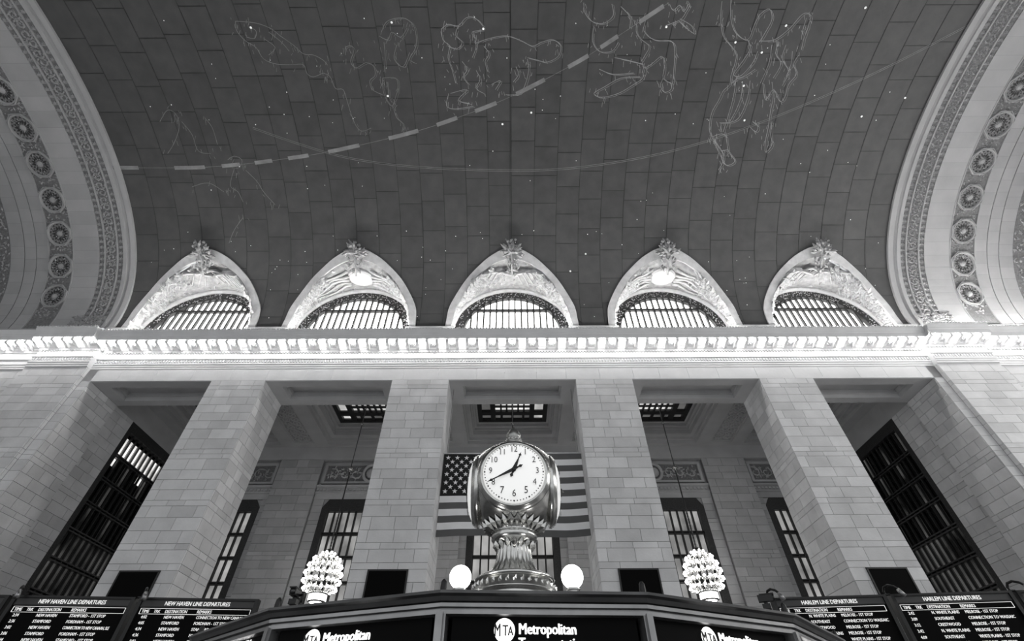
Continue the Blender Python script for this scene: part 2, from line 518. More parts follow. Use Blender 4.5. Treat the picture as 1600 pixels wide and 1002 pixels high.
LABELF = {'bird': 'line-drawn horned animal with a folded wing', 'fish': 'line-drawn fish trailing a ribbon', 'swimmer': 'line-drawn swimming creature', 'twins': 'line-drawn pair of figures', 'archer': 'line-drawn striding figure holding a pelt', 'rider': 'faint line-drawn figure'}
for k, polys in FIGS.items():
    mb = MB()
    for pl in polys:
        ribbon(mb, smooth(pl, 4), 0.034)
        if k in ('archer', 'twins', 'bird', 'swimmer'):     # thin second stroke
            ribbon(mb, [(u + 2.5 + R.uniform(-0.6, 0.6), v + 1.5) for u, v in smooth(pl, 4)][2:], 0.02)
    for pl in polys:                                        # short hatch strokes along the outline
        for _ in range(len(pl) * 2):
            u, v = R.choice(pl); u += R.uniform(-8, 8); v += R.uniform(-8, 8)
            ribbon(mb, [(u, v), (u + R.uniform(-3, 3), v + R.uniform(3, 9))], 0.025)
    o = mb.build('painted_figure', {'rider': 'paint_faint', 'fish': 'paint_faint', 'swimmer': 'paint_faint'}.get(k, 'paint_line'), ceil)
    o['label'] = LABELF[k]
mb = MB(); ribbon(mb, [(797 + 0.0 * j, -60 + 4.6 * j) for j in range(97)], 0.03, 0.02)
mb.build('seam_line', 'seam', ceil)
mb = MB()
big = [(1149, 66), (1190, 82), (1163, 188), (1041, 42), (1162, 134), (755, 45), (612, 35), (392, 43), (1352, 12), (1346, 182), (1414, 153), (1228, 40), (830, 176), (785, 194), (606, 150), (915, 397), (891, 424)]
def star(u, v, r):
    x, ph = on_vault(u, v)
    p = VP(x, ph, 0.02); n = VN(ph); t = VT(ph); e = Vector((1, 0, 0))
    vs = [p + (e * cos(2 * pi * k / 6) + t * sin(2 * pi * k / 6)) * r for k in range(6)] + [p + n * r * 0.6]
    mb.add(vs, [(k, (k + 1) % 6, 6) for k in range(6)])
for u, v in big: star(u, v, 0.075)
for _ in range(190):
    u = R.uniform(230, 1420); v = R.uniform(5, 500) if R.random() < 0.6 else R.uniform(360, 500)
    x, ph = on_vault(u, v)
    if abs(x) < XE - 0.6 and ph > lun_low(x) + 0.03:
        star(u, v, R.choice((0.022, 0.028, 0.036)))
mb.build('star_lights', 'star_glow', ceil, 'stuff')

# ------------------------------------------------------------------ end arches: broad ornamented soffits
def leaves_on_vault(mb, x0, x1, pa, pb, n, size, off=0.03, h=0.06):
    for _ in range(n):
        x = R.uniform(x0, x1); s = R.uniform(s_of_ph(pa), s_of_ph(pb)); ph = ph_of_s(s)
        a = R.uniform(0, 2 * pi)
        t = VT(ph); e = Vector((1, 0, 0))
        d = (e * cos(a) + t * sin(a)) * size * R.uniform(0.6, 1.3)
        mb.leaf(VP(x, ph, off), d, size * 0.42, VN(ph), h * R.uniform(0.7, 1.4))
ROS_V = [461, 414, 363, 310, 254, 197, 138, 76]
for side, sg in (('left', -1), ('right', 1)):
    arch = setting('ceiling_arch', (sg * 34, 24, VC_Z), 'broad pale arch with leaf bands and a row of rosettes at the %s end of the vault' % side, 'arch')
    PT = radians(118)
    NS = 60
    def band(name, prof, mat, pa=0.0):
        rows = []
        for j in range(NS + 1):
            ph = pa + (PT - pa) * j / NS
            rows.append([VP(sg * x, ph, o) for x, o in prof])
        return MB().grid(rows, False).build(name, mat, arch)
    band('edge_moulding', [(28.68, -0.05), (28.68, 0.16), (29.02, 0.18), (29.06, 0.06), (29.2, 0.0), (29.33, 0.06), (29.36, 0.14), (29.62, 0.15), (29.64, 0.03)], 'arch_stone')
    # ornamental strips: dark sunk ground, raised leaves
    grp = [(29.64, 30.06, 0.0), (30.16, 31.02, 0.0), (31.12, 31.52, 0.0), (38.3, 40.0, 0.0)]
    for x0, x1, _ in grp:
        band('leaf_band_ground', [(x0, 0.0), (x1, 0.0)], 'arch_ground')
    for x0 in (30.06, 31.02):
        band('bead_moulding', [(x0, 0.0), (x0 + 0.01, 0.09), (x0 + 0.09, 0.09), (x0 + 0.10, 0.0)], 'arch_stone')
    mb = MB()
    for x0, x1, _ in grp:
        w = x1 - x0
        s = 0.15; i = 0
        while s < 23.5:
            ph = ph_of_s(s); t = VT(ph); n = VN(ph); e = Vector((sg, 0, 0))
            xc = (x0 + x1) / 2
            if w < 0.6:      # palmette: five leaves
                for k in range(-2, 3):
                    a = k * 0.6
                    d = (e * sin(a) + t * cos(a)) * 0.15
                    mb.leaf(VP(sg * xc, ph, 0.01) + d * 0.9 - t * 0.1, d, 0.055, n, 0.09)
                s += 0.44
            else:            # scrolls
                for k in range(9):
                    a = k * 0.8 + (pi if i % 2 else 0)
                    rr = w * 0.42 * (1 - k / 12)
                    q = VP(sg * xc, ph, 0.01) + (e * cos(a) + t * sin(a) * 0.8) * rr
                    d = (-e * sin(a) + t * cos(a)) * 0.16
                    mb.leaf(q, d, 0.06, n, 0.1)
                s += w * 0.62
            i += 1
    leaves_on_vault(mb, sg * 30.2, sg * 31.0, 0.02, PT, 700, 0.10, 0.01, 0.08)
    leaves_on_vault(mb, sg * 38.4, sg * 39.9, 0.02, PT, 300, 0.16, 0.01, 0.08)
    leaves_on_vault(mb, sg * 29.4, sg * 32.2, 0.02, 0.11, 160, 0.16, 0.05, 0.12)
    mb.build('leaf_ornament', 'arch_leaf', arch, 'stuff')
    # plain ashlar bands of voussoirs
    for x0, x1, st, wv in ((31.52, 33.45, 0.0, 0.95), (35.4, 36.3, 0.5, 0.9), (36.36, 37.2, 0.2, 0.95), (37.26, 38.3, 0.35, 0.9), (40.0, 41.2, 0.0, 1.6)):
        band('band_core', [(x0 - 0.05, -0.02), (x1 + 0.05, -0.02)], 'mortar')
        s = 0.0; first = True
        while s < 24.0:
            l = st if (first and st) else wv * R.uniform(0.9, 1.12)
            first = False
            mb = MB()
            a, b = ph_of_s(s + 0.006), ph_of_s(s + l - 0.006)
            off = 0.05 if x0 < 35 else 0.03
            mb.grid([[VP(sg * x, a + (b - a) * j / 2, o) for x, o in ((x0, -0.01), (x0, off), (x1, off), (x1, -0.01))] for j in range(3)], False)
            mb.build('voussoir', 'arch_stone', arch)
            s += l
    # rosette band
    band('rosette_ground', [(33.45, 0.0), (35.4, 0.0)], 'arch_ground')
    band('rosette_border', [(33.43, 0.0), (33.43, 0.08), (33.52, 0.08), (33.52, 0.0)], 'arch_stone')
    band('rosette_border', [(35.33, 0.0), (35.33, 0.08), (35.42, 0.08), (35.42, 0.0)], 'arch_stone')
    for k, v in enumerate(ROS_V):
        _, ph = on_vault(800 + sg * 700, v + (-1.5 if sg > 0 else 2.5))
        n = VN(ph); t = VT(ph); e = Vector((1, 0, 0))
        c = VP(sg * 34.42, ph, 0.0)
        def P(r, a, h): return c + (e * cos(a) + t * sin(a)) * r + n * h
        fr = MB()       # octagonal frame with a stepped ring
        ring = [(0.98, 0.0), (0.98, 0.16), (0.92, 0.17), (0.91, 0.10), (0.87, 0.10), (0.86, 0.18), (0.80, 0.16), (0.78, 0.03)]
        vs = []; m = 32
        for j, (r, h) in enumerate(ring):
            for i in range(m):
                a = 2 * pi * i / m + pi / 8
                q = (a - pi / 8) % (pi / 4) - pi / 8
                rr = r / cos(q) * cos(pi / 8) * 1.02 if j < 4 else r
                vs.append(P(rr, a, h))
        fr.add(vs, [(j * m + i, j * m + (i + 1) % m, (j + 1) * m + (i + 1) % m, (j + 1) * m + i) for j in range(len(ring) - 1) for i in range(m)])
        ro = fr.build('rosette_frame', 'arch_stone', arch)
        dk = MB(); dk.add([P(0.79, 2 * pi * i / 24, 0.035) for i in range(24)], [tuple(range(24))])
        dk.build('rosette_plate', 'rosette_plate', ro)
        pt = MB()
        for i in range(16):
            a = 2 * pi * i / 16
            d = (e * cos(a) + t * sin(a))
            pt.leaf(c + d * 0.42 + n * 0.036, d * 0.21, 0.085, n, 0.012)
            pt.leaf(c + (e * cos(a + 0.2) + t * sin(a + 0.2)) * 0.70 + n * 0.036, d * 0.075, 0.075, n, 0.012)
        pt.build('rosette_piercings', 'arch_deep', ro, 'stuff')
        bo = MB()
        bo.add([P(0.2, 2 * pi * i / 12, 0.04) for i in range(12)] + [P(0.15, 2 * pi * i / 12, 0.13) for i in range(12)] + [P(0, 0, 0.17)],
               [(i, (i + 1) % 12, 12 + (i + 1) % 12, 12 + i) for i in range(12)] + [(12 + i, 12 + (i + 1) % 12, 24) for i in range(12)])
        bo.build('rosette_boss', 'arch_stone', ro)
    mb = MB()
    leaves_on_vault(mb, sg * 33.55, sg * 35.3, radians(6), PT, 900, 0.12, 0.01, 0.08)
    mb.build('spandrel_leaves', 'arch_leaf', arch, 'stuff')
    # base course of the arch, standing on the cornice
    MB().extrude_x([(24.05, 21.5), (23.78, 21.5), (23.78, 22.55), (23.84, 22.62), (23.84, 22.75), (24.05, 22.95)], sg * 31.0, sg * 41.2).build('arch_base', 'arch_stone', arch)

# ------------------------------------------------------------------ great south wall: piers
OPEN_TOP, SOFF_BACK = 18.15, 26.84
EDGES = [(-27.4, -19.53), (-16.04, -7.8), (-4.12, 4.12), (7.8, 16.04), (19.53, 27.4)]
PIERS = [(-19.53, -16.04), (-7.8, -4.12), (4.12, 7.8), (16.04, 19.53)]
PL = ['leftmost of the four free stone piers', 'stone pier just left of the clock and flag', 'stone pier just right of the clock and flag', 'rightmost of the four free stone piers']
CZ = courses(3.0, OPEN_TOP, 3)
for (x0, x1), lb in zip(PIERS, PL):
    p = setting('wall_pier', ((x0 + x1) / 2, 25.4, FLOOR), lb + ', coursed pale ashlar', 'pier')
    MB().box(x0 + 0.05, x1 - 0.05, WY + 0.05, SOFF_BACK - 0.05, FLOOR, OPEN_TOP).build('pier_core', 'mortar', p)
    MB().box(x0, x1, WY, SOFF_BACK, FLOOR, 3.0).build('pier_base', 'stone_smooth', p)
    r = random.Random(int(x0 * 100))
    face_y(p, x0, x1, WY, CZ, r)
    if x0 > -5: face_x(p, x0, -1, WY + 0.09, SOFF_BACK, CZ, r)
    else: face_x(p, x1, 1, WY + 0.09, SOFF_BACK, CZ, r)
    if abs(x0) < 8:
        pass
    # plain far return
    if x0 > -5: MB().box(x1 - 0.05, x1, WY + 0.09, SOFF_BACK, 3.0, OPEN_TOP).build('pier_return', 'stone', p)
    else: MB().box(x0, x0 + 0.05, WY + 0.09, SOFF_BACK, 3.0, OPEN_TOP).build('pier_return', 'stone', p)
# dark rectangular openings low on each pier
for (x0, x1), lb in zip(PIERS, ['leftmost pier', 'pier just left of the clock', 'pier just right of the clock', 'rightmost free pier']):
    xc = (x0 + x1) / 2
    o = empty('wall_panel', (xc, WY - 0.03, 5.2), 'flat black square panel fixed low on the ' + lb, 'panel', 'black panels on the piers')
    MB().box(xc - 0.9, xc + 0.9, WY - 0.05, WY - 0.01, 4.9, 6.80).build('panel_face', 'black_panel', o)
    mb = MB()
    for a, b, c, d in ((xc - 0.97, xc - 0.9, 4.83, 6.87), (xc + 0.9, xc + 0.97, 4.83, 6.87), (xc - 0.9, xc + 0.9, 4.83, 4.9), (xc - 0.9, xc + 0.9, 6.80, 6.87)):
        mb.box(a, b, WY - 0.07, WY - 0.005, c, d)
    mb.build('panel_rim', 'iron', o)

# end piers with a shallow projecting pilaster
for side, sg in (('left', -1), ('right', 1)):
    e = setting('wall_end_pier', (sg * 31, 25, FLOOR), 'wide stone end wall with a shallow pilaster at the far %s' % side, 'pier')
    def X(a, b): return (min(sg * a, sg * b), max(sg * a, sg * b))
    MB().box(*X(27.45, 41.5), WY + 0.05, 26.8, FLOOR, 19.1).build('pier_core', 'mortar', e)
    MB().box(*X(27.4, 41.5), WY, 26.84, FLOOR, 3.0).build('pier_base', 'stone_smooth', e)
    MB().box(*X(28.05, 32.05), WY - 0.25, WY + 0.05, FLOOR, 19.1).build('pilaster_core', 'mortar', e)
    r = random.Random(11 + sg)
    cs = courses(3.0, 19.1, 3)
    face_y(e, *X(27.4, 28.0), WY, cs, r, wid=2)
    face_y(e, *X(28.0, 32.1), WY - 0.3, cs, r, wid=1.3)
    face_y(e, *X(32.1, 34.8), WY, cs, r, wid=1.3)
    MB().box(*X(34.8, 41.5), WY, WY + 0.06, 3.0, 19.1).build('wall_face', 'stone', e)
    face_x(e, sg * 28.0, -sg, WY - 0.21, WY, cs, r, wid=1)
    face_x(e, sg * 27.4, -sg, WY + 0.09, SOFF_BACK, CZ, r, 'stone', wid=1.0)

# wall above the openings: lintel course, soffits with sunk panels
wall = setting('wall_south', (0, 25, OPEN_TOP), 'stone lintel wall above the five tall openings', 'wall')
MB().box(-28.0, 28.0, WY + 0.05, SOFF_BACK, OPEN_TOP + 0.62, 21.7).build('wall_core', 'stone_smooth', wall)
r = random.Random(5)
x = -28.0
while x < 28.0:
    w = r.uniform(1.7, 2.6)
    if 28.0 - x - w < 1: w = 28.0 - x
    block(wall, x + 0.006, x + w - 0.006, WY, WY + 0.12, OPEN_TOP, 19.1, 'stone_smooth', 'lintel_slab')
    x += w
for k, (x0, x1) in enumerate(EDGES):
    mb = MB()
    z0, z1 = OPEN_TOP + 0.004, OPEN_TOP + 0.63
    ix0, ix1, iy0, iy1 = x0 + 0.85, x1 - 0.85, WY + 0.75, SOFF_BACK - 0.62
    mb.box(x0, x1, WY + 0.121, iy0, z0, z1); mb.box(x0, x1, iy1, SOFF_BACK, z0, z1)
    mb.box(x0, ix0, iy0, iy1, z0, z1); mb.box(ix1, x1, iy0, iy1, z0, z1)
    mb.build('soffit_frame', 'plaster', wall)
    MB().box(ix0, ix1, iy0, iy1, z1 - 0.03, z1 + 0.02).build('soffit_panel', 'plaster', wall)
    mb = MB()
    for a, b, c, d in ((ix0, ix1, iy0, iy0 + 0.1), (ix0, ix1, iy1 - 0.1, iy1), (ix0, ix0 + 0.1, iy0 + 0.1, iy1 - 0.1), (ix1 - 0.1, ix1, iy0 + 0.1, iy1 - 0.1)):
        mb.box(a, b, c, d, z0 + 0.3, z1 - 0.03)
    mb.build('soffit_moulding', 'plaster', wall)
# strip of wall between the lunettes up to the vault, and the lunette sill
mb = MB()
lims = [-28.7] + [q for c in BAYS for q in (c - 4.5, c + 4.5)] + [28.7]
for a, b in zip(lims[0::2], lims[1::2]):
    mb.box(a, b, WY - 0.02, 25.5, 21.6, 22.95)
    mb.box(a - 0.35, b + 0.35, WY - 0.2, WY, 21.6, 22.78)
mb.build('springing_wall', 'lunette_stone', wall)
MB().box(-28.7, 28.7, WY - 0.1, 25.9, 21.4, 22.1).build('lunette_sill', 'lunette_stone', wall)

# ------------------------------------------------------------------ cornice with bulbs
CP = [(24.3, 19.1), (23.97, 19.1), (23.97, 19.24), (23.94, 19.26), (23.94, 19.40), (23.90, 19.43), (23.90, 19.54), (23.96, 19.56), (23.96, 19.82),
      (23.86, 19.84), (23.85, 19.92), (23.99, 19.94), (23.99, 20.45), (23.92, 20.47), (23.88, 20.56), (23.78, 20.62), (23.75, 20.68), (22.98, 20.86), (22.94, 20.80), (22.94, 21.14), (22.9, 21.18), (22.86, 21.28),
      (22.76, 21.42), (22.74, 21.55), (22.84, 21.58), (24.1, 21.75), (24.3, 21.75)]
corn = setting('trim_1', (0, 23.5, 19.1), 'long stone cornice with dentils and modillions, lined with light bulbs', 'cornice')
PITCHX = 0.672
segs = [(-28.0, 28.0, 0.0), (-32.1, -28.0, -0.35), (28.0, 32.1, -0.35), (-41.2, -32.1, -0.05), (32.1, 41.2, -0.05)]
def placed(name, meshes, key, mat, maker, loc, parent):
    if key not in meshes: meshes[key] = maker().mesh(name, mat)
    o = bpy.data.objects.new(name, meshes[key]); COL.objects.link(o)
    o.location = Vector(loc) - (parent.location if parent else Vector())
    if parent: o.parent = parent
    return o
ME = {}
def mk_mod():
    mb = MB()
    pr = [(23.76, 20.66), (23.76, 20.50), (23.6, 20.50), (23.45, 20.58), (23.2, 20.64), (23.08, 20.63), (23.02, 20.68), (23.02, 20.84)]
    mb.extrude_x([(y - 23.4, z - 20.7) for y, z in pr], -0.095, 0.095)
    mb.box(-0.115, 0.115, -0.40, 0.34, 0.06, 0.10)
    return mb
def mk_ros():
    mb = MB()
    for i in range(8):
        a = 2 * pi * i / 8
        mb.leaf(Vector((cos(a) * 0.13, sin(a) * 0.16, 0)), Vector((cos(a) * 0.09, sin(a) * 0.1, 0)), 0.06, Vector((0, 0, -1)), 0.07)
    mb.ball((0, 0, -0.04), 0.06)
    return mb
def mk_bulb():
    mb = MB()
    mb.lathe([(0.03, 0.02), (0.045, -0.02), (0.085, -0.06), (0.10, -0.11), (0.085, -0.16), (0.045, -0.19), (0.01, -0.2)], 10)
    return mb
def mk_sock():
    return MB().lathe([(0.09, 0.06), (0.09, 0.03), (0.05, 0.02), (0.045, -0.04)], 8)
nb = 0
dent = MB()
for x0, x1, dy in segs:
    MB().extrude_x([(y + dy, z) if y < 24.2 else (y, z) for y, z in CP], x0, x1).build('cornice_run', 'stone_smooth', corn)
    n = round((x1 - x0) / PITCHX)
    st = (x1 - x0) / n
    if abs(x0) > 35 or abs(x1) > 35:        # only the nearer part of the outer runs can be seen
        rng = [i for i in range(n) if abs(x0 + st * (i + 0.5)) < 37.8]
    else:
        rng = range(n)
    for i in rng:
        xm = x0 + st * i
        placed('modillion', ME, 'mod', 'stone_smooth', mk_mod, (xm, 23.4 + dy, 20.7), corn)
        xc = xm + st / 2
        k = round(xc / PITCHX - 0.5)
        zs = 20.762
        o = placed('light_bulb', ME, 'bulbroot', 'brass', mk_sock, (xc, 23.14 + dy, 20.80), None)
        tag(o, 'bare glowing light bulb under the cornice between two modillions', 'light bulb', 'bare bulbs along the cornice')
        if i % 2 == 0: b = placed('bulb_glass', ME, 'bulb', 'bulb_glow', mk_bulb, (0, 0, 0), None)
        else: b = placed('bulb_glass', ME, 'bulb_soft', 'bulb_glow_soft', mk_bulb, (0, 0, 0), None)
        b.parent = o
        if i % 2: placed('cornice_rosette', ME, 'ros', 'stone_smooth', mk_ros, (xc, 23.46 + dy, 20.738), corn)
    x = x0
    while x < x1 - 0.05 and abs(x) < 38:
        dent.box(x, x + 0.1, 23.89 + dy, 23.97 + dy, 19.6, 19.78); x += 0.19
    x = x0
    while x < x1 - 0.05 and abs(x) < 38:     # egg-and-dart lip under the corona and along the top edge
        dent.box(x, x + 0.09, 23.90 + dy, 24.0 + dy, 20.40, 20.50)
        dent.box(x, x + 0.11, 22.70 + dy, 22.78 + dy, 21.5, 21.585); x += 0.2
dent.build('dentils', 'stone_smooth', corn, 'stuff')
# cove lamps lying on top of the cornice, behind its lip
for k, c in enumerate(BAYS):
    o = empty('cove_lamp', (c, 23.45, 21.7), 'long cove lamp on top of the cornice below the %s lunette' % ['leftmost', 'second', 'middle', 'fourth', 'rightmost'][k], 'lamp', 'cove lamps on the cornice')
    MB().box(c - 4.3, c + 4.3, 23.35, 23.55, 21.66, 21.74).build('lamp_tray', 'iron', o)
    MB().tube([(c - 4.25, 23.45, 21.79), (c + 4.25, 23.45, 21.79)], 0.05, 8).build('lamp_tube', 'cove_glow', o)

o = empty('cove_lamp', (35.2, 23.3, 21.7), 'unseen cove lamp added on the cornice to brighten the right end arch', 'lamp', 'cove lamps on the cornice')  # unseen lamp, added at this end only to brighten the right arch
MB().box(29.5, 40.9, 23.2, 23.4, 21.62, 21.72).build('lamp_tray', 'iron', o)
MB().tube([(29.6, 23.3, 21.77), (40.8, 23.3, 21.77)], 0.05, 8).build('lamp_tube', 'cove_glow', o)

# ------------------------------------------------------------------ lunettes
WINY = 25.1
AC = 23.35
BN = ['leftmost', 'second from the left', 'central', 'second from the right', 'rightmost']
def arch_pt(r, t, y):
    """t in 0..1 left to right round the window arch, with short straight legs"""
    leg = 0.10
    if t < leg: return Vector((-r, y, AC - (1 - t / leg) * 1.2))
    if t > 1 - leg: return Vector((r, y, AC - ((t - 1 + leg) / leg) * 1.2))
    a = pi * (1 - (t - leg) / (1 - 2 * leg))
    return Vector((r * cos(a), y, AC + r * sin(a)))
for k, c in enumerate(BAYS):
    t = setting('trim_%d' % (k + 2), (c, 24, 22.4), 'sculpted lunette with leaf relief round the %s half-round window' % BN[k], 'lunette')
    off = Vector((c, 0, 0))
    n = 64
    o_ = curve_of(OUT, n); i_ = curve_of(INN, n)
    rows = [[VP(c + x, ph, 0.0) for x, ph in o_], [VP(c + x, ph, 0.1) for x, ph in o_], [VP(c + x, ph, 0.12) for x, ph in i_], [VP(c + x, ph, -0.12) for x, ph in i_]]
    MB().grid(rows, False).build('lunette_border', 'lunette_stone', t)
    # relief surface
    rr = random.Random(40 + k)
    rows = []
    nj = 12
    P = {}
    for j in range(nj + 1):
        w = j / nj
        row = []
        for i in range(n + 1):
            x, ph = i_[i]
            a = VP(c + x, ph, -0.1)
            b = arch_pt(4.62, i / n, 24.95) + off
            p = a.lerp(b, w)
            av = abs(i - n / 2)
            if k % 2 == 0:
                gv = 5.6 - 5.4 * min(av / 9.0, 1.0)
                up = -0.3 if j < gv else (0.5 if av < 12 else max(0.12, 0.5 - (av - 12) * 0.05))
            else:
                up = 0.3 if av < 12 else max(0.1, 0.3 - (av - 12) * 0.03)
            up *= min(1.0, max(0.0, (nj - j) / 3.0)) * (1.0 if (k % 2 == 0 and av < 9) else min(1.0, j / 2.0))
            bul = up + (rr.uniform(-0.05, 0.05) if 0 < j < nj else 0)
            p += Vector((0, -0.6, -0.8)) * bul
            row.append(p); P[i, j] = p
        rows.append(row)
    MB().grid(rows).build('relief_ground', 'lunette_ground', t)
    # foliage in relief
    mb = MB()
    def spot(fi, fj):
        i = min(n - 1, int(fi)); j = min(nj - 1, int(fj)); a, b = fi - i, fj - j
        p = P[i, j].lerp(P[i + 1, j], a).lerp(P[i, j + 1].lerp(P[i + 1, j + 1], a), b)
        du = (P[i + 1, j] - P[i, j]); dv = (P[i, j + 1] - P[i, j])
        nn = du.cross(dv).normalized()
        if nn.z > 0 or (abs(nn.z) < 0.05 and nn.y > 0): nn = -nn
        return p, du.normalized(), dv.normalized(), nn
    for sgn in (-1, 1):                      # branches with leaves running down both haunches
        for br in range(9):
            f0 = 32 + sgn * rr.uniform(4, 22); g0 = rr.uniform(2, 9)
            pts = []
            for q in range(9):
                fi = f0 + sgn * q * 0.95; gj = g0 + 1.6 * sin(q * 0.7 + br)
                if not (0.5 < fi < 63.5): break
                p, du, dv, nn = spot(fi, max(0.4, min(11.5, gj)))
                pts.append(p + nn * 0.07)
                for _ in range(5):
                    a = rr.uniform(0, 2 * pi)
                    d = (du * cos(a) + dv * sin(a)) * rr.uniform(0.16, 0.36)
                    mb.leaf(p + d * 1.1, d, 0.10, nn, rr.uniform(0.16, 0.34))
            if len(pts) > 2: mb.tube(pts, 0.05, 5)
    for _ in range(110):
        p, du, dv, nn = spot(rr.uniform(1, 63), rr.uniform(0.6, 11.4))
        a = rr.uniform(0, 2 * pi)
        mb.leaf(p, (du * cos(a) + dv * sin(a)) * rr.uniform(0.12, 0.26), 0.09, nn, rr.uniform(0.1, 0.26))
    mb.build('foliage_relief', 'lunette_leaf', t, 'stuff')
    # central emblem
    if k % 2 == 0:
        mb = MB()                             # feathered rims of two spread wings, meeting in a V
        for sgn in (-1, 1):
            pts = []
            for q in range(9):
                av = 0.6 + q * 1.05
                p, du, dv, nn = spot(32 + sgn * av, max(0.3, 6.1 - 5.4 * av / 9.0))
                pts.append(p + nn * (0.1 if q else 0.2))
            mb.tube(pts, [0.09] * 8 + [0.05], 6)
            for f in range(7):
                p0, du, dv, n0 = spot(32 + sgn * (1.5 + f * 1.25), max(0.8, 6.4 - 5.4 * (1.5 + f * 1.25) / 9.0))
                p1, _, _, n1 = spot(32 + sgn * (3.0 + f * 1.6), min(9.5, 9.2 - f * 0.45))
                mb.tube([p0 + n0 * 0.08, p1 + n1 * 0.05], [0.07, 0.03], 5)
        mb.build('emblem_wings', 'lunette_stone', t)
        p, du, dv, nn = spot(32.0, 4.6)
        cc = p + nn * 0.45
        mb = MB()
        cir = [cc + (du * cos(2 * pi * i / 20) + dv * sin(2 * pi * i / 20)) * 0.55 for i in range(21)]
        mb.tube(cir, 0.09, 6)
        for i in range(8):
            a = 2 * pi * i / 8
            mb.tube([cc, cc + (du * cos(a) + dv * sin(a)) * 0.52], 0.05, 5)
        mb.ball(cc, 0.16)
        mb.build('emblem_wheel', 'lunette_leaf', t)
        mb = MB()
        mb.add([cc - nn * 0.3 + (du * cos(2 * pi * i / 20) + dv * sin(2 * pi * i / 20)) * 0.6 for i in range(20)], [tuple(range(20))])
        mb.build('emblem_shadow_disc', 'arch_ground', t)  # flat dark disc painting the shade behind the wheel
    else:
        p, du, dv, nn = spot(32.0, 6.4)
        mb = MB()                             # globe disc over a scrolled base
        m = 24
        for r0, h0, r1, h1 in ((1.0, 0.02, 1.0, 0.2), (1.0, 0.2, 0.85, 0.3), (0.85, 0.3, 0.45, 0.36), (0.45, 0.36, 0.02, 0.38)):
            mb.grid([[p + (du * cos(2 * pi * i / m) + dv * 0.85 * sin(2 * pi * i / m)) * r + nn * h for i in range(m + 1)] for r, h in ((r0, h0), (r1, h1))])
        mb.build('emblem_globe', 'lunette_stone', t)
        mb = MB()
        for sgn in (-1, 1):
            for f in range(5):
                pts = []
                for q in range(8):
                    p, du, dv, nn = spot(32 + sgn * (3.2 + q * 1.6), 3.0 + f * 1.6 + 0.7 * sin(q * 1.1 + f))
                    pts.append(p + nn * (0.16 - 0.012 * q))
                mb.tube(pts, [0.12 - 0.01 * q for q in range(8)], 5)
        mb.build('emblem_drapery', 'lunette_stone', t)
    # leafy spray at the crown, reaching out over the vault
    ph = radians(33.0)
    e, tt, nn = Vector((1, 0, 0)), VT(ph), VN(ph)
    base = VP(c, ph, 0.25) - tt * 0.5
    mb = MB()
    rs = random.Random(90 + k)
    for i in range(40):
        a = radians(rs.uniform(-120, 120)); l = rs.uniform(0.18, 0.36)
        q = base + (e * sin(a) * rs.uniform(0.1, 0.8) + tt * (cos(a) * rs.uniform(0.1, 0.75) + 0.1)) + nn * rs.uniform(0.05, 0.6)
        d = (e * sin(a) + tt * cos(a)).normalized() * l
        mb.leaf(q, d, 0.13, (nn + e * rs.uniform(-0.6, 0.6)).normalized(), 0.14)
    for i in range(9):
        q = base + e * rs.uniform(-0.55, 0.4) + tt * rs.uniform(0.2, 1.1) + nn * rs.uniform(0.2, 0.5)
        mb.ball(q, rs.uniform(0.07, 0.13), 7, 4)
    mb.tube([base - tt * 1.6 + nn * 0.2, base - tt * 0.4 + nn * 0.35, base + tt * 0.7 - e * 0.2 + nn * 0.4, base + tt * 1.15 - e * 0.45 + nn * 0.35], [0.07, 0.08, 0.07, 0.05], 6)
    for i in range(20):
        q = base - tt * rs.uniform(0.2, 1.3) + e * rs.uniform(-0.5, 0.5) + nn * rs.uniform(0.15, 0.4)
        a = rs.uniform(-0.9, 0.9)
        mb.leaf(q, (e * sin(a) + tt * cos(a)) * 0.22, 0.1, nn, 0.14)
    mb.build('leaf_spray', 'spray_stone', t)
    # roll moulding of the arch
    MB().tube([arch_pt(4.48, i / 48, 24.92) + off for i in range(49)], 0.19, 8).build('arch_roll', 'lunette_stone', t)
    # the window itself
    w = setting('window_%d' % (k + 1), (c, WINY, 22.2), '%s half-round window glowing white above the cornice' % BN[k], 'window')
    rows = [[arch_pt(r_, i / 48, y_) + off for i in range(49)] for r_, y_ in ((4.42, WINY - 0.08), (4.2, WINY - 0.12), (3.75, WINY - 0.05), (3.62, WINY - 0.12), (3.55, WINY + 0.2))]
    MB().grid(rows, False).build('grille_border', 'iron_grille', w)
    mb = MB()
    for i in range(300):
        tt2 = R.uniform(0.02, 0.98); r_ = R.uniform(3.7, 4.3)
        p = arch_pt(r_, tt2, WINY - 0.12) + off
        a = R.uniform(0, 2 * pi)
        mb.leaf(p, Vector((cos(a), 0, sin(a))) * R.uniform(0.04, 0.09), 0.035, Vector((0, -1, 0)), 0.05)
    mb.build('grille_scrolls', 'stone_shadow', w, 'stuff')
    sp = 0.482; ra = 3.66; zt = 25.62
    nm = 15
    for i in range(nm):
        xa = -sp * nm / 2 + sp * i + 0.0; xb = xa + sp
        def top(x): return AC + sqrt(max(ra * ra - x * x, 0.0004)) if abs(x) < ra else AC
        ha, hb = top(max(-ra, xa)), top(min(ra, xb))
        la, lb = min(ha, zt), min(hb, zt)
        y = WINY + 0.12
        mb = MB(); mb.add([(c + xa, y, 22.1), (c + xb, y, 22.1), (c + xb, y, lb), (c + xa, y, la)], [(0, 1, 2, 3)])
        mb.build('pane', 'lunette_glow', w)
        if ha > zt or hb > zt:
            mb = MB(); mb.add([(c + xa, y, la), (c + xb, y, lb), (c + xb, y, max(hb, lb)), (c + xa, y, max(ha, la))], [(0, 1, 2, 3)])
            mb.build('pane', 'lunette_glow', w)
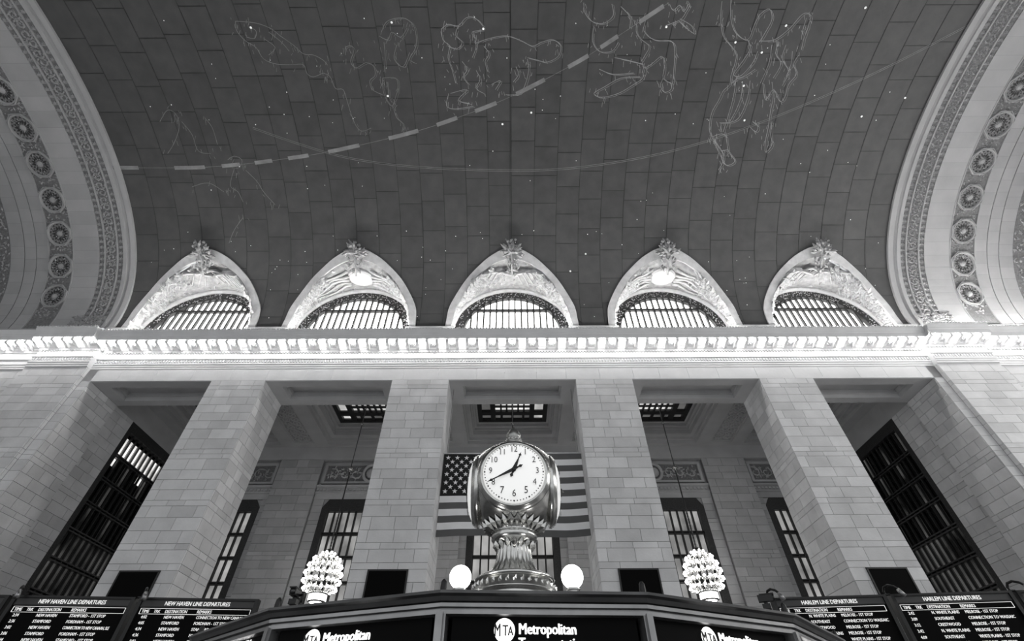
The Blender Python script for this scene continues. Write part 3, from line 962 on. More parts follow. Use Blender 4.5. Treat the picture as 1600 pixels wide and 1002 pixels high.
        if i:
            block(w, c + xa - 0.055, c + xa + 0.055, WINY - 0.1, WINY + 0.1, 22.1, top(xa), 'iron', 'mullion')
    block(w, c - ra + 0.4, c + ra - 0.4, WINY - 0.12, WINY + 0.1, zt - 0.09, zt + 0.09, 'iron', 'transom')
    block(w, c - 0.3, c + 0.3, WINY + 0.14, WINY + 0.2, 22.1, AC + 3.7, 'iron', 'backing_bar')

# ------------------------------------------------------------------ the corridor behind the piers
BY = 36.3             # rear wall plane
CEIL = 20.0           # underside of the beams
# rear wall
rear = setting('wall_rear', (0, BY, FLOOR), 'rear stone wall of the passage with tall grilled windows', 'wall')
WINH = 15.57
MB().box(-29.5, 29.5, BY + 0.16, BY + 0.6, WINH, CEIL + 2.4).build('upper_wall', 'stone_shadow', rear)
MB().box(-29.5, 29.5, BY - 0.32, BY + 0.2, 18.86, CEIL).build('frieze', 'plaster', rear)
rpil = [(-19.55, -15.95), (-7.75, -4.05), (4.05, 7.75), (15.95, 19.55)]
CR = courses(3.4, 18.85, 9)
for (x0, x1), lb in zip(rpil, ['second', 'left of centre', 'right of centre', 'fourth']):
    p = setting('wall_pilaster', ((x0 + x1) / 2, BY, FLOOR), 'shaded stone pilaster on the rear wall, ' + {'second': 'far left one', 'left of centre': 'hidden behind the pier left of the flag', 'right of centre': 'hidden behind the pier right of the flag', 'fourth': 'far right one'}[lb], 'pilaster')
    MB().box(x0 + 0.04, x1 - 0.04, BY - 0.25, BY + 0.2, FLOOR, 18.86).build('pilaster_core', 'mortar', p)
    r = random.Random(int(x0 * 10))
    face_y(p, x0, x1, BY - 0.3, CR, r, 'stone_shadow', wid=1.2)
for k, c in enumerate(BAYS):
    r = random.Random(200 + k)
    x0 = c - 4.1 if k else -27.6; x1 = c + 4.1 if k < 4 else 27.6
    if k == 1: x0, x1 = -15.95, -7.75
    if k == 3: x0, x1 = 7.75, 15.95
    if k == 0: x1 = -19.55
    if k == 4: x0 = 19.55
    hw = 3.3 if k != 2 else 3.5
    MB().box(x0, c - hw, BY + 0.05, BY + 0.5, FLOOR, WINH).build('jamb_core', 'mortar', rear)
    MB().box(c + hw, x1, BY + 0.05, BY + 0.5, FLOOR, WINH).build('jamb_core', 'mortar', rear)
    cs = courses(3.4, WINH, 17)
    if k in (2,):
        for z0, z1 in cs:
            for a, b in ((x0, c - hw), (c + hw, x1)):
                block(rear, a + G, b - G, BY, BY + 0.09, z0 + G, z1 - G, 'stone_shadow')
    else:
        for z0, z1 in cs:
            for a, b in ((x0, c - hw), (c + hw, x1)):
                if z1 > 4.5 and b - a > 0.2:
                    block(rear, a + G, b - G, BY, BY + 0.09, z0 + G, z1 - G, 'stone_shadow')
    # entablature and relief panel over the window
    mb = MB()
    mb.extrude_x([(BY + 0.2, WINH), (BY - 0.02, WINH), (BY - 0.02, 16.0), (BY - 0.12, 16.05), (BY - 0.12, 16.15), (BY - 0.03, 16.16), (BY - 0.03, 16.45), (BY - 0.2, 16.55), (BY - 0.22, 16.68), (BY + 0.2, 16.7)], x0, x1)
    mb.build('window_entablature', 'stone_shadow', rear)
    mb = MB(); x = x0
    while x < x1 - 0.1:
        mb.box(x + 0.03, x + 0.2, BY - 0.13, BY + 0.0, 16.26, 16.42); x += 0.3
    mb.build('dentil_row', 'stone_shadow', rear, 'stuff')
    px0, px1 = max(x0 + 0.15, c - 3.95), min(x1 - 0.15, c + 3.95)
    mb = MB()
    for a, b, z0, z1 in ((px0, px0 + 0.22, 16.85, 18.6), (px1 - 0.22, px1, 16.85, 18.6), (px0 + 0.22, px1 - 0.22, 16.85, 17.02), (px0 + 0.22, px1 - 0.22, 18.43, 18.6)):
        mb.box(a, b, BY - 0.1, BY + 0.16, z0, z1)
    fr = mb.build('relief_frame', 'stone_shadow', rear)
    MB().box(px0 + 0.22, px1 - 0.22, BY + 0.06, BY + 0.16, 17.02, 18.43).build('relief_ground', 'arch_ground', fr)
    mb = MB()
    for sgn in (-1, 1):                       # scrolling foliage towards a central wreath
        for s_ in range(3):
            cx = c + sgn * (1.25 + s_ * 0.95); cz = 17.72
            mb.tube([(cx + cos(a) * (0.5 - 0.05 * q), BY + 0.0, cz + sin(a) * (0.5 - 0.05 * q)) for q, a in [(q, sgn * q * 0.8 + s_) for q in range(9)]], 0.06, 5)
            for _ in range(14):
                a = r.uniform(0, 2 * pi); q = r.uniform(0.15, 0.62)
                b = r.uniform(0, 2 * pi)
                mb.leaf(Vector((cx + cos(a) * q, BY + 0.04, cz + sin(a) * q)), Vector((cos(b), 0, sin(b))) * 0.16, 0.07, Vector((0, -1, 0)), 0.12)
    cir = [(c + 0.62 * cos(2 * pi * i / 20), BY - 0.05, 17.75 + 0.72 * sin(2 * pi * i / 20)) for i in range(21)]
    mb.tube(cir, 0.13, 6)
    mb.ball((c, BY, 17.75), 0.42, 10, 6, (1, 0.4, 1))
    mb.build('relief_scrolls', 'stone_shadow', fr, 'stuff')
    # window: dark frame, header grille, bars, panes
    w = setting('window_%d' % (k + 6), (c, BY, FLOOR), 'tall grilled window in the rear wall, ' + ['at far left beside the dark side window', 'behind the left chandelier', 'behind the clock and flag', 'behind the right chandelier', 'at far right beside the dark side window'][k], 'window')
    mb = MB()
    fw = 0.5
    mb.box(c - hw, c - hw + fw, BY - 0.02, BY + 0.35, FLOOR, 14.9); mb.box(c + hw - fw, c + hw, BY - 0.02, BY + 0.35, FLOOR, 14.9)
    mb.add([(c - hw, BY - 0.02, 14.9), (c + hw, BY - 0.02, 14.9), (c + hw - 0.45, BY - 0.02, WINH), (c - hw + 0.45, BY - 0.02, WINH),
            (c - hw, BY + 0.35, 14.9), (c + hw, BY + 0.35, 14.9), (c + hw - 0.45, BY + 0.35, WINH), (c - hw + 0.45, BY + 0.35, WINH)],
           [(0, 1, 2, 3), (7, 6, 5, 4), (0, 4, 5, 1), (3, 2, 6, 7), (0, 3, 7, 4), (1, 5, 6, 2)])
    mb.box(c - hw + fw, c + hw - fw, BY + 0.0, BY + 0.35, 14.62, 14.9)
    mb.build('window_frame', 'iron_grille', w)
    MB().add([(c - hw, BY + 0.12, 14.9), (c - hw + 0.45, BY + 0.12, WINH), (c - hw, BY + 0.12, WINH)], [(0, 1, 2)]).add([(c + hw, BY + 0.12, 14.9), (c + hw, BY + 0.12, WINH), (c + hw - 0.45, BY + 0.12, WINH)], [(0, 1, 2)]).build('corner_stone', 'stone_shadow', w)
    zt = [14.62 - 1.68 * i for i in range(10)] 
    nb_ = 10
    pw = (2 * hw - 2 * fw) / nb_
    for i in range(1, nb_):
        xx = c - hw + fw + pw * i
        block(w, xx - 0.055, xx + 0.055, BY + 0.08, BY + 0.24, FLOOR, 14.62, 'iron', 'window_bar')
    for z in zt[1:]:
        block(w, c - hw + fw, c + hw - fw, BY + 0.05, BY + 0.28, z - 0.03 + 0.07, z + 0.1, 'iron', 'transom')
        block(w, c - hw + fw, c + hw - fw, BY + 0.05, BY + 0.28, z - 0.12, z - 0.05, 'iron', 'transom')
    for j, z in enumerate(zt):
        if z < 3: break
        for i in range(nb_):
            xx = c - hw + fw + pw * i
            block(w, xx + 0.05, xx + pw - 0.05, BY + 0.3, BY + 0.32, z - 1.6, z - 0.02, 'window_lit', 'pane')
    MB().box(c - hw, c + hw, BY + 0.4, BY + 0.5, FLOOR, WINH).build('window_back', 'black_panel', w)

# side walls of the passage with the tall dark windows
for side, sg in (('left', -1), ('right', 1)):
    sx = 27.9
    s_ = setting('wall_' + side, (sg * sx, 31, FLOOR), 'shaded stone side wall of the %s outer bay' % side, 'wall')
    def X(a, b): return (min(sg * a, sg * b), max(sg * a, sg * b))
    MB().box(*X(sx + 0.05, sx + 0.6), SOFF_BACK, 29.3, FLOOR, CEIL + 2.4).build('wall_core', 'mortar', s_)
    MB().box(*X(sx, sx + 0.6), 29.3, BY + 0.4, 18.45, CEIL + 2.4).build('wall_head', 'plaster', s_)
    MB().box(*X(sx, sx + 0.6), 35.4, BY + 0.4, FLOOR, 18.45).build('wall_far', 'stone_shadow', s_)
    r = random.Random(70 + sg)
    face_x(s_, sg * sx, -sg, SOFF_BACK - 0.0, 29.3, courses(3.0, 18.45, 21), r, 'stone', wid=1.2)
    MB().box(*X(sx, sx + 0.09), SOFF_BACK, 29.3, 18.45, CEIL + 2).build('wall_top', 'plaster', s_)
    w = setting('window_%d' % (11 if sg < 0 else 12), (sg * sx, 32.3, FLOOR), 'very tall dark grilled window on the side wall of the %s outer bay%s' % (side, ', painted reflection at top' if sg < 0 else ''), 'window')
    y0, y1 = 29.3, 35.4
    mb = MB()
    mb.box(*X(sx + 0.02, sx + 0.4), y0, y0 + 0.42, FLOOR, 18.45); mb.box(*X(sx + 0.02, sx + 0.4), y1 - 0.42, y1, FLOOR, 18.45)
    mb.box(*X(sx + 0.02, sx + 0.4), y0 + 0.42, y1 - 0.42, 17.75, 18.45)
    mb.build('window_frame', 'iron_grille', w)
    nbar = 10; pw = (y1 - y0 - 0.84) / nbar
    zt = [17.75, 16.0, 14.35, 12.7, 11.0, 9.3, 7.6, 5.9, 4.2, 2.5]
    for i in range(1, nbar):
        yy = y0 + 0.42 + pw * i
        a, b = X(sx + 0.1, sx + 0.24)
        block(w, a, b, yy - 0.045, yy + 0.045, 2.5, 17.75, 'iron', 'window_bar')
    for z in zt[1:]:
        a, b = X(sx + 0.06, sx + 0.3)
        block(w, a, b, y0 + 0.42, y1 - 0.42, z + 0.05, z + 0.13, 'bronze_dark', 'transom')
        block(w, a, b, y0 + 0.42, y1 - 0.42, z - 0.13, z - 0.05, 'bronze_dark', 'transom')
    for j in range(len(zt) - 1):
        for i in range(nbar):
            yy = y0 + 0.42 + pw * i
            mt = 'dark_glass' if (i * 7 + j * 3) % 4 else 'window_dim'
            if j >= 4: mt = 'window_dim'
            if sg < 0 and (j == 0 or (j == 1 and i in (0, 6))): mt = 'window_reflection'  # top panes: reflection painted as emission, no lit room behind
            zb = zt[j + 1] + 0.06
            if mt == 'window_reflection' and j == 1: zb = zt[1] - 0.62
            a, b = X(sx + 0.31, sx + 0.33)
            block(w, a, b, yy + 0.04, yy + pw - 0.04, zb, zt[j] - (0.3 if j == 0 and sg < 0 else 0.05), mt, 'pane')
    MB().box(*X(sx + 0.4, sx + 0.5), y0, y1, FLOOR, 18.45).build('window_back', 'black_panel', w)

# passage ceiling: beams, stepped coffers, skylights
pc = setting('ceiling_passage', (0, 31.6, CEIL), 'coffered ceiling of the passage between its broad beams', 'ceiling')
TOPZ = CEIL + 1.7
BEAMS = [(-19.55, -16.0), (-7.78, -4.1), (4.1, 7.78), (16.0, 19.55)]
for x0, x1 in BEAMS:
    b0, b1 = SOFF_BACK, BY + 0.2
    mb = MB()
    ix0, ix1, iy0, iy1 = x0 + 0.85, x1 - 0.85, SOFF_BACK + 1.0, BY - 1.0
    mb.box(x0, ix0, b0, b1, CEIL, TOPZ); mb.box(ix1, x1, b0, b1, CEIL, TOPZ)
    mb.box(ix0, ix1, b0, iy0, CEIL, TOPZ); mb.box(ix0, ix1, iy1, b1, CEIL, TOPZ)
    bm = mb.build('ceiling_beam', 'plaster', pc)
    MB().box(ix0, ix1, iy0, iy1, CEIL + 0.12, CEIL + 0.3).build('beam_panel', 'plaster_relief', bm)
    mb = MB()
    for a, b, c_, d in ((ix0, ix0 + 0.12, iy0, iy1), (ix1 - 0.12, ix1, iy0, iy1), (ix0 + 0.12, ix1 - 0.12, iy0, iy0 + 0.12), (ix0 + 0.12, ix1 - 0.12, iy1 - 0.12, iy1)):
        mb.box(a, b, c_, d, CEIL + 0.05, CEIL + 0.13)
    mb.build('panel_moulding', 'plaster', bm)
    mb = MB()
    y = iy0 + 0.3
    while y < iy1 - 0.3:                     # guilloche in two interlaced rows
        for q in (-1, 1):
            cx = (x0 + x1) / 2 + q * 0.33
            mb.tube([(cx + 0.27 * cos(2 * pi * i / 10), y + 0.27 * sin(2 * pi * i / 10), CEIL + 0.11) for i in range(11)], 0.045, 4)
            mb.ball((cx, y, CEIL + 0.11), 0.08, 6, 4)
        y += 0.6
    mb.build('guilloche', 'plaster', bm, 'stuff')
MB().box(-29, -27.2, SOFF_BACK, BY + 0.3, CEIL, TOPZ).build('edge_beam', 'plaster', pc)
MB().box(27.2, 29, SOFF_BACK, BY + 0.3, CEIL, TOPZ).build('edge_beam', 'plaster', pc)
bays_c = [(-27.2, -19.55), (-16.0, -7.78), (-4.1, 4.1), (7.78, 16.0), (19.55, 27.2)]
for k, (x0, x1) in enumerate(bays_c):
    c = (x0 + x1) / 2
    ya, yb = SOFF_BACK, BY - 0.3
    steps = [(0.0, CEIL, 0.45), (0.45, CEIL + 0.3, 0.25), (0.7, CEIL + 0.55, 0.55), (1.25, CEIL + 0.95, 0.2), (1.45, CEIL + 1.15, 0.3), (1.75, CEIL + 1.4, 0.25)]
    last = 0
    for d, z, wd in steps:
        mb = MB()
        X0, X1, Y0, Y1 = x0 + d * 0.6, x1 - d * 0.6, ya + d, yb - d * 0.77
        e = wd * 0.6
        mb.box(X0, X1, Y0, Y0 + wd, z, TOPZ + 0.4); mb.box(X0, X1, Y1 - wd, Y1, z, TOPZ + 0.4)
        mb.box(X0, X0 + e, Y0 + wd, Y1 - wd, z, TOPZ + 0.4); mb.box(X1 - e, X1, Y0 + wd, Y1 - wd, z, TOPZ + 0.4)
        mb.build('coffer_step', 'plaster', pc)
    sx0, sx1, sy0, sy1 = x0 + 1.2, x1 - 1.2, ya + 2.0, yb - 1.55
    s_ = setting('skylight', (c, 31, CEIL + 1.6), 'dark framed skylight with pale panes in the ceiling ' + ['over the far left bay', 'over the left chandelier', 'above the clock', 'over the right chandelier', 'over the far right bay'][k], 'skylight')
    z = CEIL + 1.6
    for a, b, cc_, d in ((sx0, sx0 + 0.35, sy0, sy1), (sx1 - 0.35, sx1, sy0, sy1), (sx0 + 0.35, sx1 - 0.35, sy0, sy0 + 0.35), (sx0 + 0.35, sx1 - 0.35, sy1 - 0.35, sy1)):
        block(s_, a, b, cc_, d, z - 0.16, z + 0.1, 'iron', 'skylight_frame')
    q = 0.72
    for a, b, cc_, d in ((sx0 + 0.35 + q, sx0 + 0.75 + q, sy0 + 0.35, sy1 - 0.35), (sx1 - 0.75 - q, sx1 - 0.35 - q, sy0 + 0.35, sy1 - 0.35), (sx0 + 0.35, sx1 - 0.35, sy0 + 0.35 + q, sy0 + 0.75 + q), (sx0 + 0.35, sx1 - 0.35, sy1 - 0.85 - q, sy1 - 0.35 - q)):
        block(s_, a, b, cc_, d, z - 0.14, z + 0.08, 'iron', 'skylight_rail')
    ax, bx_, ay, by_ = sx0 + 0.75 + q, sx1 - 0.75 - q, sy0 + 0.75 + q, sy1 - 0.85 - q
    nx, ny = 6, 4
    for i in range(1, nx):
        xx = ax + (bx_ - ax) * i / nx
        block(s_, xx - 0.07, xx + 0.07, ay, by_, z - 0.1, z + 0.05, 'iron', 'glazing_bar')
    for j in range(1, ny):
        yy = ay + (by_ - ay) * j / ny
        block(s_, ax, bx_, yy - 0.07, yy + 0.07, z - 0.1, z + 0.05, 'iron', 'glazing_bar')
    for i in range(nx):
        for j in range(ny):
            block(s_, ax + (bx_ - ax) * i / nx, ax + (bx_ - ax) * (i + 1) / nx, ay + (by_ - ay) * j / ny, ay + (by_ - ay) * (j + 1) / ny, z + 0.1, z + 0.12, 'skylight_lit', 'pane')
    for j in range(ny + 1):
        yy = sy0 + 0.35 + (sy1 - sy0 - 0.7) * j / ny
        for a, b in ((sx0 + 0.35, sx0 + 0.35 + q), (sx1 - 0.35 - q, sx1 - 0.35)):
            if j < ny: block(s_, a, b, yy, yy + (sy1 - sy0 - 0.7) / ny, z + 0.1, z + 0.12, 'skylight_lit' if (k + (a > c)) % 2 else 'skylight_dim', 'pane')
            if j: block(s_, a, b, yy - 0.07, yy + 0.07, z - 0.1, z + 0.05, 'iron', 'glazing_bar')
    for i in range(4):
        xx = sx0 + 0.35 + q + (sx1 - sx0 - 0.7 - 2 * q) * i / 4
        xw = (sx1 - sx0 - 0.7 - 2 * q) / 4
        block(s_, xx, xx + xw, sy1 - 0.35 - q, sy1 - 0.35, z + 0.1, z + 0.12, 'skylight_dim', 'pane')
        if i: block(s_, xx - 0.1, xx + 0.1, sy1 - 0.35 - q, sy1 - 0.35, z - 0.12, z + 0.05, 'iron', 'glazing_bar')
    MB().box(x0, x1, ya, yb + 0.3, TOPZ + 0.35, TOPZ + 0.5).build('skylight_roof', 'black_panel', s_)

# ------------------------------------------------------------------ floor and end walls (outside the frame)
fl = tag(MB().box(-42, 42, -10, 37, FLOOR - 0.3, FLOOR).build('floor', 'marble_floor'), 'wide polished marble floor of the hall', 'floor', kind='structure')
for side, sg, mt in (('west', -1, 'daylight_left'), ('east', 1, 'daylight_right')):
    a, b = sorted((sg * 41.2, sg * 41.8))
    ew = setting('wall_' + side, (sg * 41.5, 7, FLOOR), 'plain stone end wall with three tall windows on the %s side' % side, 'wall')
    MB().box(a, b, -10, 26, FLOOR, VC_Z + VB + 1).build('wall_face', 'stone_shadow', ew)
    for j, yc in enumerate((-2.5, 7, 16.5)):
        xf = sg * 41.1
        w = setting('window_%d' % (13 + j + (3 if sg > 0 else 0)), (xf, yc, 4), 'tall arched daylight window, number %d of three in the %s end wall' % (j + 1, side), 'window')
        pts = [(-3, 8.0), (3, 8.0)] + [(3 * cos(pi * i / 12), 18 + 3 * sin(pi * i / 12)) for i in range(13)]
        MB().add([(xf, yc + p[0], p[1]) for p in pts], [tuple(range(len(pts)))]).build('glass', mt, w)
        for i in range(-2, 3):
            p, q = sorted((xf, xf - sg * 0.15))
            block(w, p, q, yc + i - 0.06, yc + i + 0.06, 8, 18, 'iron', 'mullion')
        for i in range(6):
            p, q = sorted((xf, xf - sg * 0.15))
            block(w, p, q, yc - 3, yc + 3, 8 + i * 2 - 0.08, 8 + i * 2 + 0.08, 'iron', 'transom')

# ------------------------------------------------------------------ chandeliers
def chandelier(cx, cy, top, label):
    o = empty('chandelier', (cx, cy, 7.3), label, 'chandelier', 'melon-shaped bulb chandeliers in the passage')
    MB().tube([(cx, cy, 10.3), (cx, cy, 15.6)], 0.045, 6).tube([(cx, cy, 16.0), (cx, cy, 21.52)], 0.035, 6).build('suspension_rod', 'bronze_dark', o)
    mb = MB()
    for z in (15.8, 19.6): mb.ball((cx, cy, z), 0.16 if z < 17 else 0.11, 8, 5)
    for i in range(8):
        a = 2 * pi * i / 8
        mb.leaf(Vector((cx + 0.18 * cos(a), cy + 0.18 * sin(a), 15.8)), Vector((cos(a), sin(a), 0.4)) * 0.14, 0.07, Vector((cos(a), sin(a), 0)), 0.06)
    mb.build('rod_knop', 'brass', o)
    mb = MB()
    for i in range(14):
        mb.lathe([(0.05, -0.09), (0.07, 0), (0.05, 0.09)], 6, (cx, cy, 10.3 + i * 0.2))
    mb.build('chain', 'bronze_dark', o, 'stuff')
    prof = [(0.12, 10.25), (0.3, 10.05), (0.62, 9.75), (0.82, 9.3), (0.9, 8.8), (0.88, 8.4), (0.74, 8.0), (0.5, 7.78), (0.45, 7.7)]
    mb = MB()
    for i in range(16):
        a = 2 * pi * i / 16
        mb.tube([(cx + r * cos(a), cy + r * sin(a), z) for r, z in prof], 0.03, 4)
    for r, z in prof[2:]:
        mb.tube([(cx + r * cos(2 * pi * i / 20), cy + r * sin(2 * pi * i / 20), z) for i in range(21)], 0.04, 4)
    mb.build('cage', 'brass', o)
    MB().lathe([(0.05, 10.35), (0.13, 10.28), (0.16, 10.1), (0.1, 9.9)], 10, (cx, cy, 0)).build('crown', 'brass', o)
    for r, z, n in ((0.3, 10.02, 8), (0.72, 9.68, 14), (0.92, 9.28, 18), (1.02, 8.85, 20), (1.02, 8.4, 20), (0.88, 7.98, 16)):
        mb = MB(); ar = MB()
        for i in range(n):
            a = 2 * pi * (i + 0.5 * (n % 4)) / n
            mb.ball((cx + (r + 0.1) * cos(a), cy + (r + 0.1) * sin(a), z), 0.08, 7, 5)
            ar.tube([(cx + (r - 0.12) * cos(a), cy + (r - 0.12) * sin(a), z - 0.12), (cx + (r + 0.1) * cos(a), cy + (r + 0.1) * sin(a), z - 0.09)], 0.04, 5)
        t = ar.build('bulb_ring_arms', 'brass', o, 'stuff')
        mb.build('ring_bulbs', 'chandelier_glow', t, 'stuff')
    MB().lathe([(0.46, 7.74), (0.52, 7.7), (0.52, 7.34), (0.4, 7.26), (0.05, 7.2)], 20, (cx, cy, 0)).build('glass_drum', 'chandelier_glow', o)
    MB().lathe([(0.56, 7.78), (0.58, 7.72), (0.54, 7.66)], 20, (cx, cy, 0)).lathe([(0.5, 7.36), (0.55, 7.31), (0.46, 7.26)], 20, (cx, cy, 0)).build('drum_rim', 'brass', o)
chandelier(-11.9, 31.7, 21, 'glowing chandelier of tiered bulbs hanging in the bay left of the clock')
chandelier(0.0, 31.7, 21, 'chandelier of tiered bulbs hanging behind the clock and flag')
chandelier(11.9, 31.7, 21, 'glowing chandelier of tiered bulbs hanging in the bay right of the clock')

# ------------------------------------------------------------------ flag
FY, FX0, FX1, FZ0, FZ1 = 25.1, -4.07, 4.07, 8.78, 13.48
fl_ = empty('flag', (0, FY, FZ0), 'large striped flag with white stars hanging between the piers behind the clock', 'flag')
def fpos(a, b, off=0.0):
    """a across 0..1, b down 0..1"""
    y = FY + 0.10 * b * sin(9 * a + 1.3 * b) + 0.05 * b * sin(21 * a + 2) - off
    z = FZ1 + (FZ0 - FZ1) * b - 0.05 * sin(pi * a) + 0.05 * b * sin(5 * a)
    return Vector((FX0 + (FX1 - FX0) * a, y, z))
cb, ca = 7 / 13, 0.40
for i in range(13):
    a0 = ca if i < 7 else 0.0
    rows = [[fpos(a0 + (1 - a0) * q / 40, (i + t) / 13) for q in range(41)] for t in (0, 0.5, 1)]
    mb = MB().grid(rows)
    o = mb.build('stripe', 'flag_red' if i % 2 == 0 else 'flag_white', fl_)
ct = MB().grid([[fpos(ca * q / 16, cb * t / 8) for q in range(17)] for t in range(9)]).build('canton', 'flag_blue', fl_)
for row in range(9):
    n = 6 if row % 2 == 0 else 5
    for i in range(n):
        a = ca * ((2 * i + (1 if n == 6 else 2)) / 12); b = cb * (row + 1) / 10
        c = fpos(a, b, 0.03)
        vs = []
        for q in range(10):
            rr = 0.155 if q % 2 == 0 else 0.062
            t = pi / 2 + q * pi / 5
            vs.append((c.x + rr * cos(t), c.y, c.z + rr * sin(t)))
        MB().add(vs, [tuple(range(10))]).build('star', 'flag_white', ct)
MB().tube([(FX0 - 0.05, FY, FZ1 + 0.02), (FX1 + 0.05, FY, FZ1 + 0.02)], 0.035, 6).build('header_rod', 'stone_smooth', fl_)
for x in (-3.9, 3.9): MB().tube([(x, FY, FZ1), (x, FY, OPEN_TOP + 0.05)], 0.012, 4).build('hanging_wire', 'iron', fl_)

# ------------------------------------------------------------------ information booth
BCX, BCY, BR = 0.01, 4.43, 2.27
PH0 = radians(-98.0)
H = 0.561
bo = empty('information_booth', (BCX, BCY, FLOOR), 'dark round information booth with lit name panels under the clock', 'booth')
def ring(prof, name, mat):
    return MB().lathe(prof, 16, (BCX, BCY, 0), PH0, False).build(name, mat, bo)
ring([(1.2, H - 0.02), (BR - 0.03, H - 0.008), (BR, H - 0.014), (BR + 0.004, H - 0.026), (BR - 0.012, H - 0.034), (BR - 0.02, H - 0.05), (BR - 0.04, H - 0.054)], 'roof_moulding', 'bronze_dark')
ring([(BR - 0.035, H - 0.052), (BR - 0.022, H - 0.057), (BR - 0.022, H - 0.071), (BR - 0.036, H - 0.074)], 'bright_moulding', 'bronze_trim')
ring([(BR - 0.04, H - 0.072), (BR - 0.04, H - 0.078), (BR - 0.028, H - 0.081), (BR - 0.028, H - 0.096), (BR - 0.06, H - 0.100)], 'lower_moulding', 'bronze_trim')
ring([(BR - 0.03, H - 0.010), (0.5, 0.955), (0.42, 0.962)], 'roof', 'bronze_dark')
ring([(BR - 0.13, FLOOR), (BR - 0.13, H - 0.09)], 'booth_body', 'board_black')
ring([(BR + 0.02, -0.62), (BR + 0.18, -0.6), (BR + 0.18, -0.54), (BR - 0.1, -0.52)], 'counter', 'bronze_trim')
ring([(BR - 0.04, FLOOR), (BR - 0.04, -0.66), (BR - 0.1, -0.64)], 'counter_wall', 'stone_smooth')
for i in range(16):
    a = PH0 + 2 * pi * i / 16
    px, py = BCX + (BR - 0.062) * cos(a), BCY + (BR - 0.062) * sin(a)
    M = Matrix.Translation((px, py, 0)) @ Matrix.Rotation(a - pi / 2, 4, 'Z')
    mb = MB(); mb.box(-0.022, 0.022, -0.03, 0.03, -0.55, H - 0.09, M); mb.box(-0.012, 0.012, 0.03, 0.042, -0.55, H - 0.09, M)
    mb.build('booth_post', 'bronze_trim', bo)
    if 10 <= i or i <= 6:
        fx, fy = BCX + (BR - 0.01) * cos(a), BCY + (BR - 0.01) * sin(a)
        k = MB().lathe([(0.013, H - 0.02), (0.0145, H + 0.006), (0.0125, H + 0.026), (0.005, H + 0.036)], 10, (fx - 0.03 * cos(a), fy - 0.03 * sin(a), 0))
        k.build('roof_knob', 'board_frame', bo)
RI = BR * cos(pi / 16)
for i in range(16):
    a = PH0 + 2 * pi * (i + 0.5) / 16
    side = 2 * BR * sin(pi / 16) / 2 - 0.055
    cx, cy = BCX + (RI - 0.062) * cos(a), BCY + (RI - 0.062) * sin(a)
    # local frame: x right as seen from outside, y inwards, z up
    M = Matrix.Translation((cx, cy, 0)) @ Matrix.Rotation(a + pi / 2, 4, 'Z')
    sp = MB().box(-side, side, -0.005, 0.01, -0.05, H - 0.09, M).build('sign_panel', 'screen_black', bo)
    MB().box(-side, side, -0.003, 0.01, -0.5, -0.06, M).build('ticket_pane', 'dark_glass', bo)
    deg = math.degrees(a) 
    if i in (15, 0, 1):
        sh = {0: -0.17, 15: -0.20, 1: -0.10}[i]
        T = M @ Matrix.Translation((sh, -0.008, 0))
        mb = MB()
        zc = 0.413
        # round emblem, its left edge cut by the slanting letters
        R0 = 0.0435
        cir = [(R0 * cos(2 * pi * q / 28), 0, zc + R0 * sin(2 * pi * q / 28)) for q in range(28)]
        mb.add([T @ Vector(p) for p in cir], [tuple(range(28))])
        TX = T @ FRONT
        text_geo(mb, 'Metropolitan', 0.0545, TX @ Matrix.Translation((0.058, zc - 0.012, 0)), bold=0.0018, ext=0.001, sx=0.84)
        text_geo(mb, 'Transportation', 0.0545, TX @ Matrix.Translation((0.058, zc - 0.062, 0)), bold=0.0018, ext=0.001, sx=0.84)
        text_geo(mb, 'Authority', 0.0545, TX @ Matrix.Translation((0.058, zc - 0.112, 0)), bold=0.0018, ext=0.001, sx=0.84)
        mb.build('sign_lettering', 'letter_glow', sp, 'stuff')
        mb = MB()
        M2 = TX @ Matrix.Translation((-0.043, zc - 0.021, 0.004)) 
        text_geo(mb, 'M', 0.064, M2, bold=0.001, ext=0.0008, sx=0.56)
        text_geo(mb, 'T', 0.054, M2 @ Matrix.Translation((0.035, 0.002, 0)), bold=0.0011, ext=0.0008, sx=0.7)
        text_geo(mb, 'A', 0.046, M2 @ Matrix.Translation((0.057, 0.003, 0)), bold=0.001, ext=0.0008, sx=0.7)
        mb.build('emblem_letters', 'ink', sp, 'stuff')
    elif i in (14, 2):
        mb = MB()
        TX = M @ Matrix.Translation((0, -0.008, 0)) @ FRONT
        text_geo(mb, 'MTA METRO-NORTH', 0.05, TX @ Matrix.Translation((0.0, 0.42, 0)), 'CENTER', bold=0.0016, ext=0.001, sx=1.0)
        mb.build('sign_lettering', 'letter_glow', sp, 'stuff')

# globe lamps on the booth roof
for gx, lb in ((-0.415, 'left'), (0.465, 'right')):
    gy = 4.0
    rr = sqrt((gx - BCX) ** 2 + (gy - BCY) ** 2)
    zr = H - 0.014 + (BR - 0.03 - rr) * (0.955 - H + 0.014) / (BR - 0.03 - 0.5)
    o = empty('globe_lamp', (gx, gy, zr), 'glowing white globe lamp on the booth roof %s of the clock' % lb, 'lamp', 'globe lamps on the booth')
    MB().lathe([(0.055, zr + 0.014), (0.055, zr + 0.018), (0.045, zr + 0.02), (0.05, 0.99), (0.058, 1.0), (0.045, 1.012)], 16, (gx, gy, 0)).build('lamp_collar', 'brass', o)
    MB().ball((gx, gy, 1.088), 0.086, 24, 16).build('globe', 'globe_glow', o)

